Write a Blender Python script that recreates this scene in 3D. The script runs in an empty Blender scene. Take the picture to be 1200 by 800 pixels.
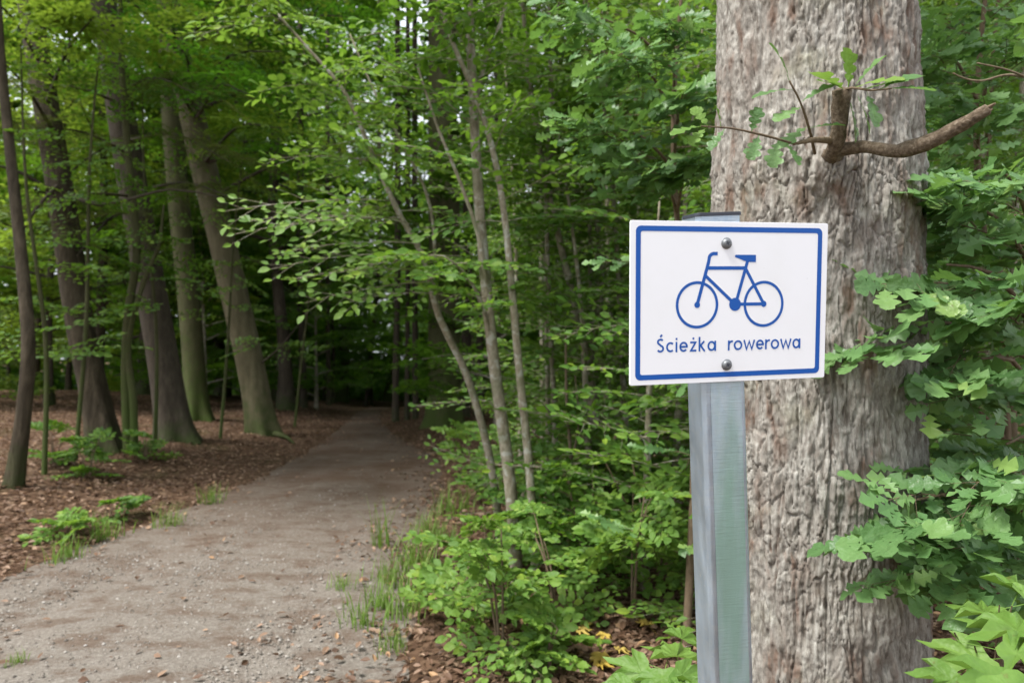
import bpy, math, random
import numpy as np
from mathutils import Matrix, Vector

# ------------------------------------------------------------------ camera, sky, sun, exposure
sc = bpy.context.scene
col = sc.collection
CAM = np.array([0.0, 0.0, 1.4]); FPX = 800.0; PITCH = math.atan(20 / 800)
cd = bpy.data.cameras.new('camera'); cam = bpy.data.objects.new('camera', cd); col.objects.link(cam)
cd.sensor_width = 36; cd.lens = 24; cd.clip_start = 0.05; cd.clip_end = 2000
cam.location = CAM; cam.rotation_euler = (math.pi / 2 + PITCH, 0, 0)
cd.dof.use_dof = True; cd.dof.focus_distance = 1.3; cd.dof.aperture_fstop = 4.5
sc.camera = cam

SUN_EL, SUN_AZ = math.radians(60), math.radians(236)     # azimuth clockwise from +Y: behind the camera, to its left
w = bpy.data.worlds.new('World'); sc.world = w; w.use_nodes = True
nt = w.node_tree; nt.nodes.clear()
sky = nt.nodes.new('ShaderNodeTexSky'); sky.sky_type = 'NISHITA'; sky.sun_disc = False
sky.sun_elevation = SUN_EL; sky.sun_rotation = SUN_AZ; sky.air_density = 1.0; sky.dust_density = 4.0; sky.ozone_density = 1.0
hs = nt.nodes.new('ShaderNodeHueSaturation'); hs.inputs['Saturation'].default_value = 0.32
bg = nt.nodes.new('ShaderNodeBackground'); bg.inputs['Strength'].default_value = 0.128
wo = nt.nodes.new('ShaderNodeOutputWorld')
nt.links.new(sky.outputs[0], hs.inputs['Color']); cl = nt.nodes.new('ShaderNodeMix'); cl.data_type = 'RGBA'; cl.inputs['Factor'].default_value = 0.75; cl.inputs[7].default_value = (2.9, 3.05, 3.3, 1)   # even cloud veil
nt.links.new(hs.outputs[0], cl.inputs[6]); nt.links.new(cl.outputs[2], bg.inputs['Color']); nt.links.new(bg.outputs[0], wo.inputs['Surface'])

sl = bpy.data.lights.new('sun', 'SUN'); sl.energy = 1.5; sl.angle = math.radians(14); sl.color = (1, .97, .92)
so = bpy.data.objects.new('sun', sl); col.objects.link(so)
so.rotation_euler = (math.pi / 2 - SUN_EL, 0, -SUN_AZ + math.pi)
so.location = (-3, -5, 12)

sc.view_settings.view_transform = 'Standard'; sc.view_settings.look = 'None'
sc.view_settings.exposure = 1.95; sc.view_settings.gamma = 1
cy = sc.cycles
cy.max_bounces = 5; cy.diffuse_bounces = 3; cy.glossy_bounces = 1; cy.transmission_bounces = 3; cy.transparent_max_bounces = 4
cy.use_denoising = True
cy.caustics_reflective = False; cy.caustics_refractive = False
cy.sample_clamp_indirect = 6

# ------------------------------------------------------------------ helpers
FW = np.array([0, math.cos(PITCH), math.sin(PITCH)]); UP = np.array([0, -math.sin(PITCH), math.cos(PITCH)]); RT = np.array([1.0, 0, 0])
def P(px, py, d):
    """point seen at a place of the photograph, d metres deep"""
    return CAM + d * (RT * (px - 600) / FPX + UP * (400 - py) / FPX + FW)
def project(pts):
    v = np.asarray(pts) - CAM; d = v @ FW
    dd = np.maximum(d, 1e-3)
    return 600 + FPX * (v @ RT) / dd, 400 - FPX * (v @ UP) / dd, d

def smooth(a, b, x):
    t = np.clip((np.asarray(x, float) - a) / (b - a), 0, 1); return t * t * (3 - 2 * t)
def hash2(i, j, k=0):
    h = (i.astype(np.int64) * 374761393 + j.astype(np.int64) * 668265263 + k * 2147483647) & 0x7fffffff
    h = ((h ^ (h >> 13)) * 1274126177) & 0x7fffffff
    return ((h ^ (h >> 16)) & 0xffffff) / float(0xffffff)
def vnoise(x, y, k=0):
    x = np.asarray(x, float); y = np.asarray(y, float)
    i = np.floor(x); j = np.floor(y); fx = x - i; fy = y - j
    i = i.astype(np.int64); j = j.astype(np.int64)
    fx = fx * fx * (3 - 2 * fx); fy = fy * fy * (3 - 2 * fy)
    a = hash2(i, j, k) * (1 - fx) + hash2(i + 1, j, k) * fx
    b = hash2(i, j + 1, k) * (1 - fx) + hash2(i + 1, j + 1, k) * fx
    return (a * (1 - fy) + b * fy) * 2 - 1
def fbm(x, y, n=4, k=0):
    s = 0; a = 1.0; t = 0
    for o in range(n):
        s = s + a * vnoise(np.asarray(x) * 2 ** o + 17.3 * o, np.asarray(y) * 2 ** o - 9.1 * o, k + o); t += a; a *= .5
    return s / t
def voro(x, y, k=0):
    i = np.floor(x).astype(np.int64); j = np.floor(y).astype(np.int64)
    f1 = np.full(x.shape, 9.0); f2 = np.full(x.shape, 9.0); cid = np.zeros(x.shape)
    for di in (-1, 0, 1):
        for dj in (-1, 0, 1):
            a = i + di; b = j + dj
            px = a + .5 + .85 * (hash2(a, b, k) - .5); py = b + .5 + .85 * (hash2(a, b, k + 5) - .5)
            d = np.hypot(x - px, y - py); c = hash2(a, b, k + 9)
            n = d < f1
            f2 = np.where(n, f1, np.minimum(f2, d)); f1 = np.where(n, d, f1); cid = np.where(n, c, cid)
    return f1, f2, cid

def mesh_np(name, V, faces, mat=None, smooth_shade=True, mats=None, midx=None):
    V = np.asarray(V, np.float32).reshape(-1, 3)
    me = bpy.data.meshes.new(name)
    fl = [np.asarray(f, np.int32) for f in faces if len(f)]
    tot = np.concatenate([np.full(len(f), f.shape[1], np.int32) for f in fl])
    li = np.concatenate([f.ravel() for f in fl])
    st = np.concatenate([[0], np.cumsum(tot)[:-1]]).astype(np.int32)
    me.vertices.add(len(V)); me.vertices.foreach_set('co', V.ravel())
    me.loops.add(len(li)); me.loops.foreach_set('vertex_index', li)
    me.polygons.add(len(tot)); me.polygons.foreach_set('loop_start', st)
    me.polygons.foreach_set('use_smooth', np.full(len(tot), bool(smooth_shade)))
    if mats:
        for m in mats: me.materials.append(m)
        if midx is not None: me.polygons.foreach_set('material_index', np.asarray(midx, np.int32))
    elif mat: me.materials.append(mat)
    me.update(calc_edges=True)
    return me
class MB:
    """collects vertices and faces of one mesh"""
    def __init__(s): s.V = []; s.F = {}; s.n = 0
    def add(s, V, faces):
        V = np.asarray(V, float).reshape(-1, 3); s.V.append(V)
        for f in faces:
            f = np.asarray(f, np.int64)
            if len(f): s.F.setdefault(f.shape[1], []).append(f + s.n)
        s.n += len(V)
    def mesh(s, name, mat, smooth_shade=True):
        return mesh_np(name, np.concatenate(s.V), [np.concatenate(v) for v in s.F.values()], mat, smooth_shade)
def ob(name, data, parent=None, loc=None):
    o = bpy.data.objects.new(name, data); col.objects.link(o)
    if parent: o.parent = parent
    if loc is not None: o.location = loc
    return o
def tag(o, label, cat, group=None):
    o['label'] = label; o['category'] = cat
    if group: o['group'] = group
    return o
def empty(name, loc):
    o = bpy.data.objects.new(name, None); col.objects.link(o); o.location = loc; o.empty_display_size = .1
    return o

def unit(v): return v / np.maximum(np.linalg.norm(v, axis=-1, keepdims=True), 1e-9)
def resample(pts, step):
    """Catmull-Rom through the points"""
    p = np.asarray(pts, float); p = np.vstack([2 * p[0] - p[1], p, 2 * p[-1] - p[-2]])
    out = []
    for i in range(1, len(p) - 2):
        n = max(2, int(np.linalg.norm(p[i + 1] - p[i]) / step))
        t = np.linspace(0, 1, n, endpoint=False)[:, None]
        out.append(.5 * (2 * p[i] + (p[i + 1] - p[i - 1]) * t + (2 * p[i - 1] - 5 * p[i] + 4 * p[i + 1] - p[i + 2]) * t ** 2 + (3 * p[i] - p[i - 1] - 3 * p[i + 1] + p[i + 2]) * t ** 3))
    out.append(p[-2][None]); return np.concatenate(out)
def tube(pts, rad, sides=8, cap=True, bump=None):
    """swept tube; bump(angle, arc length) -> radius factor"""
    p = np.asarray(pts, float); n = len(p); rad = np.broadcast_to(np.asarray(rad, float), (n,))
    T = unit(np.gradient(p, axis=0))
    a = np.array([1.0, 0, 0]) if abs(T[0, 0]) < .9 else np.array([0, 1.0, 0])
    N = np.zeros((n, 3)); N[0] = unit(a - T[0] * (a @ T[0]))
    for i in range(1, n): N[i] = unit(N[i - 1] - T[i] * (N[i - 1] @ T[i]))
    B = np.cross(T, N)
    th = np.arange(sides) * 2 * math.pi / sides
    R = np.repeat(rad[:, None], sides, 1)
    if bump is not None:
        s = np.concatenate([[0], np.cumsum(np.linalg.norm(np.diff(p, axis=0), axis=1))])
        R = R * bump(th[None, :], s[:, None])
    V = p[:, None] + R[..., None] * (np.cos(th)[None, :, None] * N[:, None] + np.sin(th)[None, :, None] * B[:, None])
    V = V.reshape(-1, 3)
    i = np.arange(n - 1)[:, None] * sides; j = np.arange(sides)[None]; k = (j + 1) % sides
    F = np.stack([i + j, i + k, i + sides + k, i + sides + j], -1).reshape(-1, 4)
    if not cap: return V, [F]
    V = np.vstack([V, p[-1] + T[-1] * rad[-1] * .4]); e = (n - 1) * sides; c = n * sides
    C = np.stack([e + j[0], e + k[0], np.full(sides, c)], -1)
    return V, [F, C]

# ------------------------------------------------------------------ materials
class NT:
    def __init__(s, name):
        s.m = bpy.data.materials.new(name); s.m.use_nodes = True; s.t = s.m.node_tree; s.t.nodes.clear()
        s.out = s.n('ShaderNodeOutputMaterial')
    def n(s, kind, **kw):
        x = s.t.nodes.new(kind)
        for k, v in kw.items():
            if k.startswith('_'): setattr(x, k[1:], v)
            else: s.put(x.inputs[int(k[1:]) if k[0] == 'i' and k[1:].isdigit() else k.replace('__', ' ')], v)
        return x
    def put(s, sock, v):
        if isinstance(v, bpy.types.NodeSocket): s.t.links.new(v, sock)
        elif isinstance(v, (tuple, list)) and sock.type == 'RGBA' and len(v) == 3: sock.default_value = (*v, 1)
        else: sock.default_value = v
    def coord(s, kind='Object', scale=(1, 1, 1)):
        c = s.n('ShaderNodeTexCoord'); m = s.n('ShaderNodeMapping', Scale=scale)
        s.put(m.inputs['Vector'], c.outputs[kind]); return m.outputs[0]
    def noise(s, vec, scale, detail=4, rough=.55):
        return s.n('ShaderNodeTexNoise', Vector=vec, Scale=scale, Detail=detail, Roughness=rough).outputs['Fac']
    def ramp(s, fac, stops):
        r = s.n('ShaderNodeValToRGB'); s.put(r.inputs[0], fac); e = r.color_ramp.elements
        while len(e) < len(stops): e.new(.5)
        for x, (p, c) in zip(e, stops): x.position = p; x.color = (*c, 1) if len(c) == 3 else c
        return r.outputs[0]
    def mix(s, fac, a, b, mode='MIX'):
        x = s.n('ShaderNodeMix', _data_type='RGBA', _blend_type=mode)
        s.put(x.inputs['Factor'], fac); s.put(x.inputs[6], a); s.put(x.inputs[7], b); return x.outputs[2]
    def math(s, op, a, b=0.0, c=0.0):
        x = s.n('ShaderNodeMath', _operation=op); s.put(x.inputs[0], a); s.put(x.inputs[1], b); s.put(x.inputs[2], c); return x.outputs[0]
    def bump(s, h, strength=.5, dist=.01):
        return s.n('ShaderNodeBump', Strength=strength, Distance=dist, Height=h).outputs[0]
    def done(s, base, rough=.7, metallic=0, normal=None, spec=.4):
        b = s.n('ShaderNodeBsdfPrincipled', Base__Color=base, Roughness=rough, Metallic=metallic)
        b.inputs['Specular IOR Level'].default_value = spec
        if normal is not None: s.put(b.inputs['Normal'], normal)
        s.t.links.new(b.outputs[0], s.out.inputs[0]); return s.m

def g3(v): return (v, v, v)
def leaf_mat(name, dark, mid, light, trans, rough=.5, tfac=.38, spec=.3, veins=False):
    t = NT(name)
    oi = t.n('ShaderNodeObjectInfo').outputs['Random']; ri = t.n('ShaderNodeNewGeometry').outputs['Random Per Island']
    r = t.math('FRACT', t.math('ADD', t.math('MULTIPLY', oi, 7.31), ri))
    c = t.ramp(r, [(0, dark), (.5, mid), (.93, light), (1, tuple(np.array(light) * (1.25, 1.1, .8)))])
    nrm = None
    if veins:                                                       # leaf lies along its own x axis
        v = t.coord('Object'); q = t.n('ShaderNodeSeparateXYZ'); t.put(q.inputs[0], v)
        ay = t.math('ABSOLUTE', q.outputs[1])
        side = t.math('SINE', t.math('MULTIPLY', t.math('SUBTRACT', q.outputs[0], t.math('MULTIPLY', ay, .9)), 56.0))
        vein = t.math('MAXIMUM', t.math('MULTIPLY', t.math('GREATER_THAN', side, .88), .5), t.math('LESS_THAN', ay, .014))
        c = t.mix(t.math('MULTIPLY', vein, .16), c, tuple(np.minimum(1, np.array(light) * (1.5, 1.3, 1.6))))
        off = t.n('ShaderNodeVectorMath', _operation='ADD'); t.put(off.inputs[0], v); cmb = t.n('ShaderNodeCombineXYZ'); t.put(cmb.inputs[2], t.math('MULTIPLY', oi, 40.0)); t.put(off.inputs[1], cmb.outputs[0])
        spot = t.ramp(t.noise(off.outputs[0], 5.0, 4, .6), [(.66, g3(0)), (.71, g3(1))]); c = t.mix(t.math('MULTIPLY', spot, .7), c, (.16, .13, .04))
        tone = t.noise(off.outputs[0], 2.5, 3); c = t.mix(t.math('MULTIPLY', tone, .45), c, tuple(np.array(dark) * .8))
        nrm = t.bump(tone, .4, .03)
    b = t.n('ShaderNodeBsdfPrincipled', Base__Color=c, Roughness=rough); b.inputs['Specular IOR Level'].default_value = spec
    if nrm is not None: t.put(b.inputs['Normal'], nrm)
    tr = t.n('ShaderNodeBsdfTranslucent', Color=t.mix(.35, trans, c))
    m = t.n('ShaderNodeMixShader', Fac=tfac, i1=b.outputs[0], i2=tr.outputs[0])
    t.t.links.new(m.outputs[0], t.out.inputs[0])
    if not veins: LEAFPAR[name] = (dark, mid, light, trans, rough, tfac, spec)
    return t.m
LEAFPAR = {}
def bark_mat(name, c1, c2, c3, vscale=(18, 18, 5), moss=None, moss_h=1.0, bump=.6, dist=.012):
    t = NT(name); v = t.coord('Object', vscale); v0 = t.coord('Object')
    n1 = t.noise(v, 1.0, 6, .65); n2 = t.noise(v0, 3.0, 3)
    c = t.ramp(n1, [(.3, c1), (.5, c2), (.7, c3)])
    c = t.mix(t.math('MULTIPLY', n2, .5), c, c1)
    if moss:
        z = t.n('ShaderNodeSeparateXYZ'); t.put(z.inputs[0], v0)
        f = t.math('SUBTRACT', 1.0, t.math('DIVIDE', z.outputs[2], moss_h))
        f = t.math('ADD', f, t.math('MULTIPLY', t.math('SUBTRACT', t.noise(v0, 6, 4), .5), 2.2))
        f = t.n('ShaderNodeClamp', Value=f).outputs[0]
        c = t.mix(t.math('MULTIPLY', f, .85), c, moss)
    return t.done(c, .85, 0, t.bump(n1, bump, dist), .2)

M = {}
M['beech_leaf'] = leaf_mat('beech_leaf', (.055, .135, .02), (.095, .20, .03), (.155, .265, .04), (.24, .44, .03))
M['bright_leaf'] = leaf_mat('bright_leaf', (.09, .185, .035), (.135, .25, .042), (.20, .32, .055), (.30, .50, .045))
M['oak_leaf'] = leaf_mat('oak_leaf', (.085, .18, .06), (.125, .24, .08), (.17, .295, .10), (.23, .44, .06), .42, .33, .42)
M['maple_leaf'] = leaf_mat('maple_leaf', (.11, .21, .04), (.145, .265, .05), (.19, .31, .065), (.26, .45, .06), .5, .36)
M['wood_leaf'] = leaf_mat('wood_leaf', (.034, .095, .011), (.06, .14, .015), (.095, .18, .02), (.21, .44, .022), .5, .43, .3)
M['sunny_leaf'] = leaf_mat('sunny_leaf', (.07, .145, .018), (.11, .195, .022), (.16, .235, .028), (.36, .52, .045), .5, .5, .3)  # backlight of the open edge put into a yellower, brighter leaf colour
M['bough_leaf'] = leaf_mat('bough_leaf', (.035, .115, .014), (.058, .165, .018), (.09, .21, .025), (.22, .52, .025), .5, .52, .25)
M['needle'] = leaf_mat('needle', (.045, .075, .015), (.075, .10, .02), (.11, .13, .03), (.20, .25, .04), .6, .3, .2)
M['dry_leaf'] = leaf_mat('dry_leaf', (.065, .037, .023), (.15, .086, .054), (.31, .21, .145), (.25, .13, .06), .6, .15, .3)
M['yellow_leaf'] = leaf_mat('yellow_leaf', (.42, .28, .05), (.5, .36, .07), (.55, .42, .12), (.5, .4, .05), .55, .25, .3)
M['grass'] = leaf_mat('grass', (.10, .18, .03), (.14, .24, .045), (.20, .30, .07), (.28, .45, .05), .5, .35)
M['sapling_bark'] = bark_mat('sapling_bark', (.10, .082, .055), (.185, .16, .11), (.30, .275, .21), (45, 45, 14), None, 1, .4, .004)
M['twig_bark'] = bark_mat('twig_bark', (.10, .07, .045), (.15, .11, .07), (.21, .16, .11), (60, 60, 30), None, 1, .2, .002)
M['pale_twig'] = bark_mat('pale_twig', (.10, .072, .045), (.19, .145, .095), (.30, .24, .17), (70, 70, 70), None, 1, .9, .004)
M['rough_stub'] = bark_mat('rough_stub', (.06, .043, .028), (.15, .112, .075), (.30, .245, .18), (110, 110, 110), None, 1, 1.0, .008)
M['beech_bark'] = bark_mat('beech_bark', (.06, .052, .028), (.11, .096, .055), (.16, .142, .085), (9, 9, 2), (.04, .06, .013), 1.0, .35, .02)
M['mossy_bark'] = bark_mat('mossy_bark', (.045, .046, .02), (.07, .07, .03), (.10, .097, .048), (9, 9, 3), (.05, .08, .015), 1.6, .4, .02)
M['rough_bark'] = bark_mat('rough_bark', (.025, .019, .012), (.06, .047, .03), (.115, .092, .062), (16, 16, 3.2), (.04, .06, .015), .5, .9, .03)
M['dark_bark'] = bark_mat('dark_bark', (.035, .028, .02), (.065, .052, .038), (.10, .082, .06), (14, 14, 4), (.04, .06, .015), .5, .8, .02)

def mat_sapling():
    t = NT('spotted_bark'); v = t.coord('Object'); n = t.noise(t.coord('Object', (1, 1, .5)), 38, 5, .65)
    c = t.ramp(n, [(.3, (.15, .125, .085)), (.5, (.25, .22, .16)), (.7, (.36, .33, .26))])
    b = t.ramp(t.noise(v, 22, 3, .5), [(.56, g3(0)), (.62, g3(1))]); c = t.mix(t.math('MULTIPLY', b, .75), c, (.40, .40, .35))
    m = t.ramp(t.noise(v, 6, 3), [(.52, g3(0)), (.7, g3(1))]); c = t.mix(t.math('MULTIPLY', m, .5), c, (.10, .12, .045))
    return t.done(c, .85, 0, t.bump(n, .6, .006), .2)
M['sapling_bark'] = mat_sapling()
def mat_oak():
    t = NT('oak_bark'); v = t.coord('Object'); vs = t.coord('Object', (1, 1, .28))
    n1 = t.noise(vs, 60, 8, .7); n2 = t.noise(t.coord('Object', (1, 1, .45)), 7, 5, .6); n3 = t.noise(v, 210, 4, .7)
    c = t.ramp(n1, [(.30, (.10, .082, .064)), (.46, (.225, .207, .18)), (.64, (.395, .38, .34))])
    red = t.ramp(n2, [(.47, g3(0)), (.60, g3(1))])
    red2 = t.ramp(t.noise(vs, 30, 5, .6), [(.46, g3(0)), (.58, g3(1))])
    c = t.mix(t.math('MULTIPLY', t.math('MULTIPLY', red, red2), .8), c, (.125, .07, .045))
    dk = t.ramp(t.noise(t.coord('Object', (1, 1, .22)), 46, 6, .7), [(.36, g3(1)), (.46, g3(0))]); c = t.mix(t.math('MULTIPLY', dk, .5), c, (.07, .05, .036))
    gr = t.ramp(t.noise(v, 4.5, 4), [(.55, g3(0)), (.72, g3(1))])
    c = t.mix(t.math('MULTIPLY', gr, .35), c, (.26, .27, .17))
    h = t.math('ADD', n1, t.math('MULTIPLY', n3, .35))
    return t.done(c, .9, 0, t.bump(h, .7, .006), .15)
M['oak_bark'] = mat_oak()
def mat_galv(name, green, met):
    t = NT(name); v = t.coord('Object', (1, 1, .25)); v1 = t.coord('Object')
    n = t.noise(v, 40, 5, .6); sp = t.n('ShaderNodeTexVoronoi', Vector=v1, Scale=110).outputs['Color']
    c = t.ramp(n, [(.3, (.38, .47, .57)), (.55, (.46, .55, .65)), (.8, (.54, .62, .72))])
    sx = t.n('ShaderNodeSeparateColor'); t.put(sx.inputs[0], sp); c = t.mix(t.math('MULTIPLY', sx.outputs[0], .3), c, (.56, .60, .61))
    s = t.ramp(t.noise(v1, 95, 2, .5), [(.70, g3(0)), (.76, g3(1))])
    c = t.mix(t.math('MULTIPLY', s, .5), c, (.62, .65, .66))
    al = t.ramp(t.noise(t.coord('Object', (1, 1, .12)), 14, 4), [(.32, g3(0)), (.58, g3(1))])
    c = t.mix(t.math('MULTIPLY', al, green), c, (.24, .39, .32))
    ripple = t.noise(t.coord('Object', (30, 30, 380)), 1.0, 3, .6)
    return t.done(c, t.ramp(n, [(.3, g3(.36)), (.7, g3(.55))]), met, t.bump(t.math('ADD', n, t.math('MULTIPLY', ripple, .7)), .25, .002), .5)
M['galv'] = mat_galv('galvanised_steel', .08, .85); M['galv_front'] = mat_galv('weathered_zinc', .9, .45)
def mat_paint(name, c, rough, dirt):
    t = NT(name); v = t.coord('Object')
    n = t.noise(v, 9, 5, .6); s = t.ramp(t.noise(v, 160, 2), [(.73, g3(0)), (.8, g3(1))])
    cc = t.mix(t.math('MULTIPLY', t.ramp(n, [(.45, g3(0)), (.8, g3(1))]), dirt), c, tuple(np.array(c) * (.78, .78, .7)))
    cc = t.mix(t.math('MULTIPLY', s, dirt * 1.2), cc, (.35, .33, .28))
    return t.done(cc, rough, 0, None, .45)
M['white_paint'] = mat_paint('white_paint', (.80, .81, .84), .35, .22)
M['blue_print'] = mat_paint('blue_print', (.0, .078, .36), .5, .05)
def flat(name, c, rough=.6, metallic=0):
    t = NT(name); v = t.coord('Object'); n = t.noise(v, 60, 4)
    return t.done(t.mix(n, tuple(np.array(c) * .75), tuple(np.minimum(1, np.array(c) * 1.2))), rough, metallic, None, .5)
M['bolt'] = flat('bolt_steel', (.2, .21, .22), .5, .6)
M['dark_plastic'] = flat('dark_plastic', (.035, .04, .055), .5)
M['plate_edge'] = flat('plate_edge', (.45, .47, .5), .4, .4)

def mat_ground():
    t = NT('forest_soil'); v = t.coord('Object')
    n1 = t.noise(v, 1.3, 5, .6); n2 = t.noise(v, 26, 6, .7)
    vo = t.n('ShaderNodeTexVoronoi', Vector=v, Scale=22.0).outputs['Color']
    vr = t.n('ShaderNodeSeparateColor'); t.put(vr.inputs[0], vo)
    c = t.ramp(vr.outputs[0], [(0, (.055, .034, .022)), (.45, (.12, .072, .046)), (.8, (.19, .12, .078)), (1, (.27, .19, .13))])
    c = t.mix(t.math('MULTIPLY', n2, .8), c, (.055, .033, .022))
    c = t.mix(t.ramp(n1, [(.55, g3(0)), (.75, g3(.55))]), c, (.05, .06, .02))
    return t.done(c, .9, 0, t.bump(t.math('ADD', n2, vr.outputs[1]), .7, .02), .04)
def mat_path():
    t = NT('trail_gravel'); v = t.coord('Object')
    f1 = t.noise(v, 70, 5, .75); f2 = t.noise(v, 260, 3, .7); n1 = t.noise(v, 1.1, 5, .6)
    vo = t.n('ShaderNodeTexVoronoi', Vector=v, Scale=75.0).outputs['Color']
    vr = t.n('ShaderNodeSeparateColor'); t.put(vr.inputs[0], vo)
    c = t.ramp(f1, [(.25, (.18, .157, .132)), (.5, (.265, .238, .207)), (.75, (.36, .33, .295))])
    c = t.mix(.45, c, t.ramp(vr.outputs[0], [(0, (.15, .13, .11)), (.6, (.25, .222, .19)), (1, (.37, .345, .31))]))
    streak = t.noise(t.coord('Object', (1.0, 1.6, 1)), 3.2, 7, .7)
    hum = t.ramp(streak, [(.47, g3(0)), (.62, g3(1))])
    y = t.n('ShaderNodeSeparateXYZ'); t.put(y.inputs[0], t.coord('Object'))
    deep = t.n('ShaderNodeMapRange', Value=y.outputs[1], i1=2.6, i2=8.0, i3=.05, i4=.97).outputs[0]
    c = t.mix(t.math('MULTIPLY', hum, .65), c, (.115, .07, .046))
    c = t.mix(t.math('MULTIPLY', deep, t.ramp(n1, [(.3, g3(.55)), (.7, g3(1))])), c, (.098, .06, .04))  # browner and darker along the trail: leaf humus plus forest shade put into colour
    return t.done(c, 1.0, 0, t.bump(t.math('ADD', f1, t.math('MULTIPLY', f2, .5)), .8, .015), .04)
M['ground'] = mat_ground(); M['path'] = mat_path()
def mat_gravel():
    t = NT('pebble'); ri = t.n('ShaderNodeNewGeometry').outputs['Random Per Island']
    c = t.ramp(ri, [(0, (.12, .105, .09)), (.4, (.18, .157, .133)), (.75, (.25, .225, .195)), (1, (.33, .31, .285))])
    return t.done(c, .85, 0, None, .25)
M['gravel'] = mat_gravel()

# ------------------------------------------------------------------ ground, path
PY = np.array([-8, 0, 3, 5, 7.5, 10, 13, 16, 20, 26, 32, 38, 46, 60.0])
PC = np.array([-2.2, -1.85, -1.95, -2.0, -1.85, -2.1, -2.85, -3.45, -4.2, -4.9, -5.4, -4.6, -2, 5.0])
PH = np.array([2.0, 1.9, 1.7, 1.42, 1.32, 1.15, .75, .5, .45, .45, .45, .45, .45, .45])
yy = np.linspace(-8, 60, 300)
_k = np.hanning(21); _k /= _k.sum()
pcs = np.convolve(np.pad(np.interp(yy, PY, PC), 10, 'edge'), _k, 'valid'); phs = np.convolve(np.pad(np.interp(yy, PY, PH), 10, 'edge'), _k, 'valid')
def pc(y): return np.interp(y, yy, pcs)
def ph(y): return np.interp(y, yy, phs)
def base_z(x, y):
    x = np.asarray(x, float); y = np.asarray(y, float)
    d = np.clip(y - 12, 0, 20); z = -.0023 * d * d - .05 * np.clip(y - 32, 0, 20)
    off = x - pc(y); h = ph(y)
    z = z + .25 * smooth(.0, 2.2, -off - h) + .35 * smooth(3, 9, -off - h) * smooth(6, 12, y)
    z = z + .10 * smooth(.1, 1.5, off - h) + .5 * smooth(3, 10, off - h) * smooth(8, 16, y)
    z = z + 2.2 * smooth(45, 75, y)
    return z
def gz(x, y):
    x = np.asarray(x, float); y = np.asarray(y, float)
    off = np.abs(x - pc(y)) - ph(y); k = smooth(-.25, .3, off)
    return base_z(x, y) + k * (.045 * fbm(x * 1.3, y * 1.3, 4, 3) + .018 * fbm(x * 7, y * 7, 2, 7)) + (1 - k) * .012 * fbm(x * 1.6, y * 1.6, 3, 4)
def G(px, py):
    """point of the ground seen at a place of the photograph"""
    r = RT * (px - 600) / FPX + UP * (400 - py) / FPX + FW; d = 2.0
    for _ in range(4000):
        q = CAM + r * d
        if q[2] <= gz(q[0], q[1]): break
        d += .01
    return CAM + r * d
def at_ground(x, y): return np.array([x, y, float(gz(x, y))])

def axis(lo, hi, c, n, s):
    u = np.linspace(math.asinh((lo - c) / s), math.asinh((hi - c) / s), n); return c + s * np.sinh(u)
gx = axis(-170, 170, -1.0, 330, 2.5); gy = axis(-60, 230, 4.0, 330, 3.5)
X, Y = np.meshgrid(gx, gy); nX, nY = len(gx), len(gy)
i = np.arange(nY - 1)[:, None] * nX; j = np.arange(nX - 1)[None]
gf = np.stack([i + j, i + j + 1, i + j + 1 + nX, i + j + nX], -1).reshape(-1, 4)
off = np.abs(X - pc(Y)) - ph(Y)
Zg = gz(X, Y) - .05 * (1 - smooth(-.35, -.02, off))
ground = ob('ground', mesh_np('ground', np.stack([X, Y, Zg], -1), [gf], M['ground'])); ground['kind'] = 'structure'

vy = axis(-7, 58, 4, 420, 4); uu = np.linspace(-1, 1, 61)
V_, U_ = np.meshgrid(vy, uu, indexing='ij')
edge = 1 + .10 * fbm(V_ * 1.1, U_ * 0 + np.sign(U_) * 5, 4, 11) + .16 * np.minimum(1, ph(V_))
Xp = pc(V_) + U_ * ph(V_) * edge
Zp = gz(Xp, V_) + .012 - .07 * smooth(.5, 1.0, np.abs(U_)) + (.005 + .022 * smooth(.4, .85, np.abs(U_))) * fbm(Xp * 4.5, V_ * 4.5, 3, 21)
Zp = Zp - .018 * np.exp(-((np.abs(U_ * ph(V_)) - .55) / .22) ** 2)      # two shallow wheel tracks
i = np.arange(len(vy) - 1)[:, None] * 61; j = np.arange(60)[None]
pf = np.stack([i + j, i + j + 1, i + j + 62, i + j + 61], -1).reshape(-1, 4)
path = ob('path', mesh_np('path', np.stack([Xp, V_, Zp], -1), [pf], M['path'])); path['kind'] = 'structure'

# ------------------------------------------------------------------ leaf shapes (along +X, length 1, upper side +Z)
def strip_leaf(xs, ws, fold=.12, droop=.12, wave=0, seed=0, fwd=0.0):
    r = np.random.default_rng(seed); V = []; F4 = []; F3 = []
    n = len(xs); mid = []; lf = []; rt = []
    for x, wd in zip(xs, ws):
        z = -droop * x * x
        mid.append(len(V)); V.append((x, 0, z))
        if wd > 1e-4:
            lf.append(len(V)); V.append((x + .02 + fwd * wd, wd, z + fold * wd * 2 + wave * r.uniform(-1, 1)))
            rt.append(len(V)); V.append((x + .02 + fwd * wd, -wd, z + fold * wd * 2 + wave * r.uniform(-1, 1)))
        else: lf.append(None); rt.append(None)
    for k in range(n - 1):
        for s, sgn in ((lf, 1), (rt, -1)):
            q = [mid[k], mid[k + 1], s[k + 1], s[k]]
            q = [a for a in q if a is not None]
            if len(q) < 3: continue
            if sgn < 0: q = q[::-1]
            (F4 if len(q) == 4 else F3).append(q)
    return np.array(V), [np.array(f) for f in (F4, F3) if f]
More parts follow.
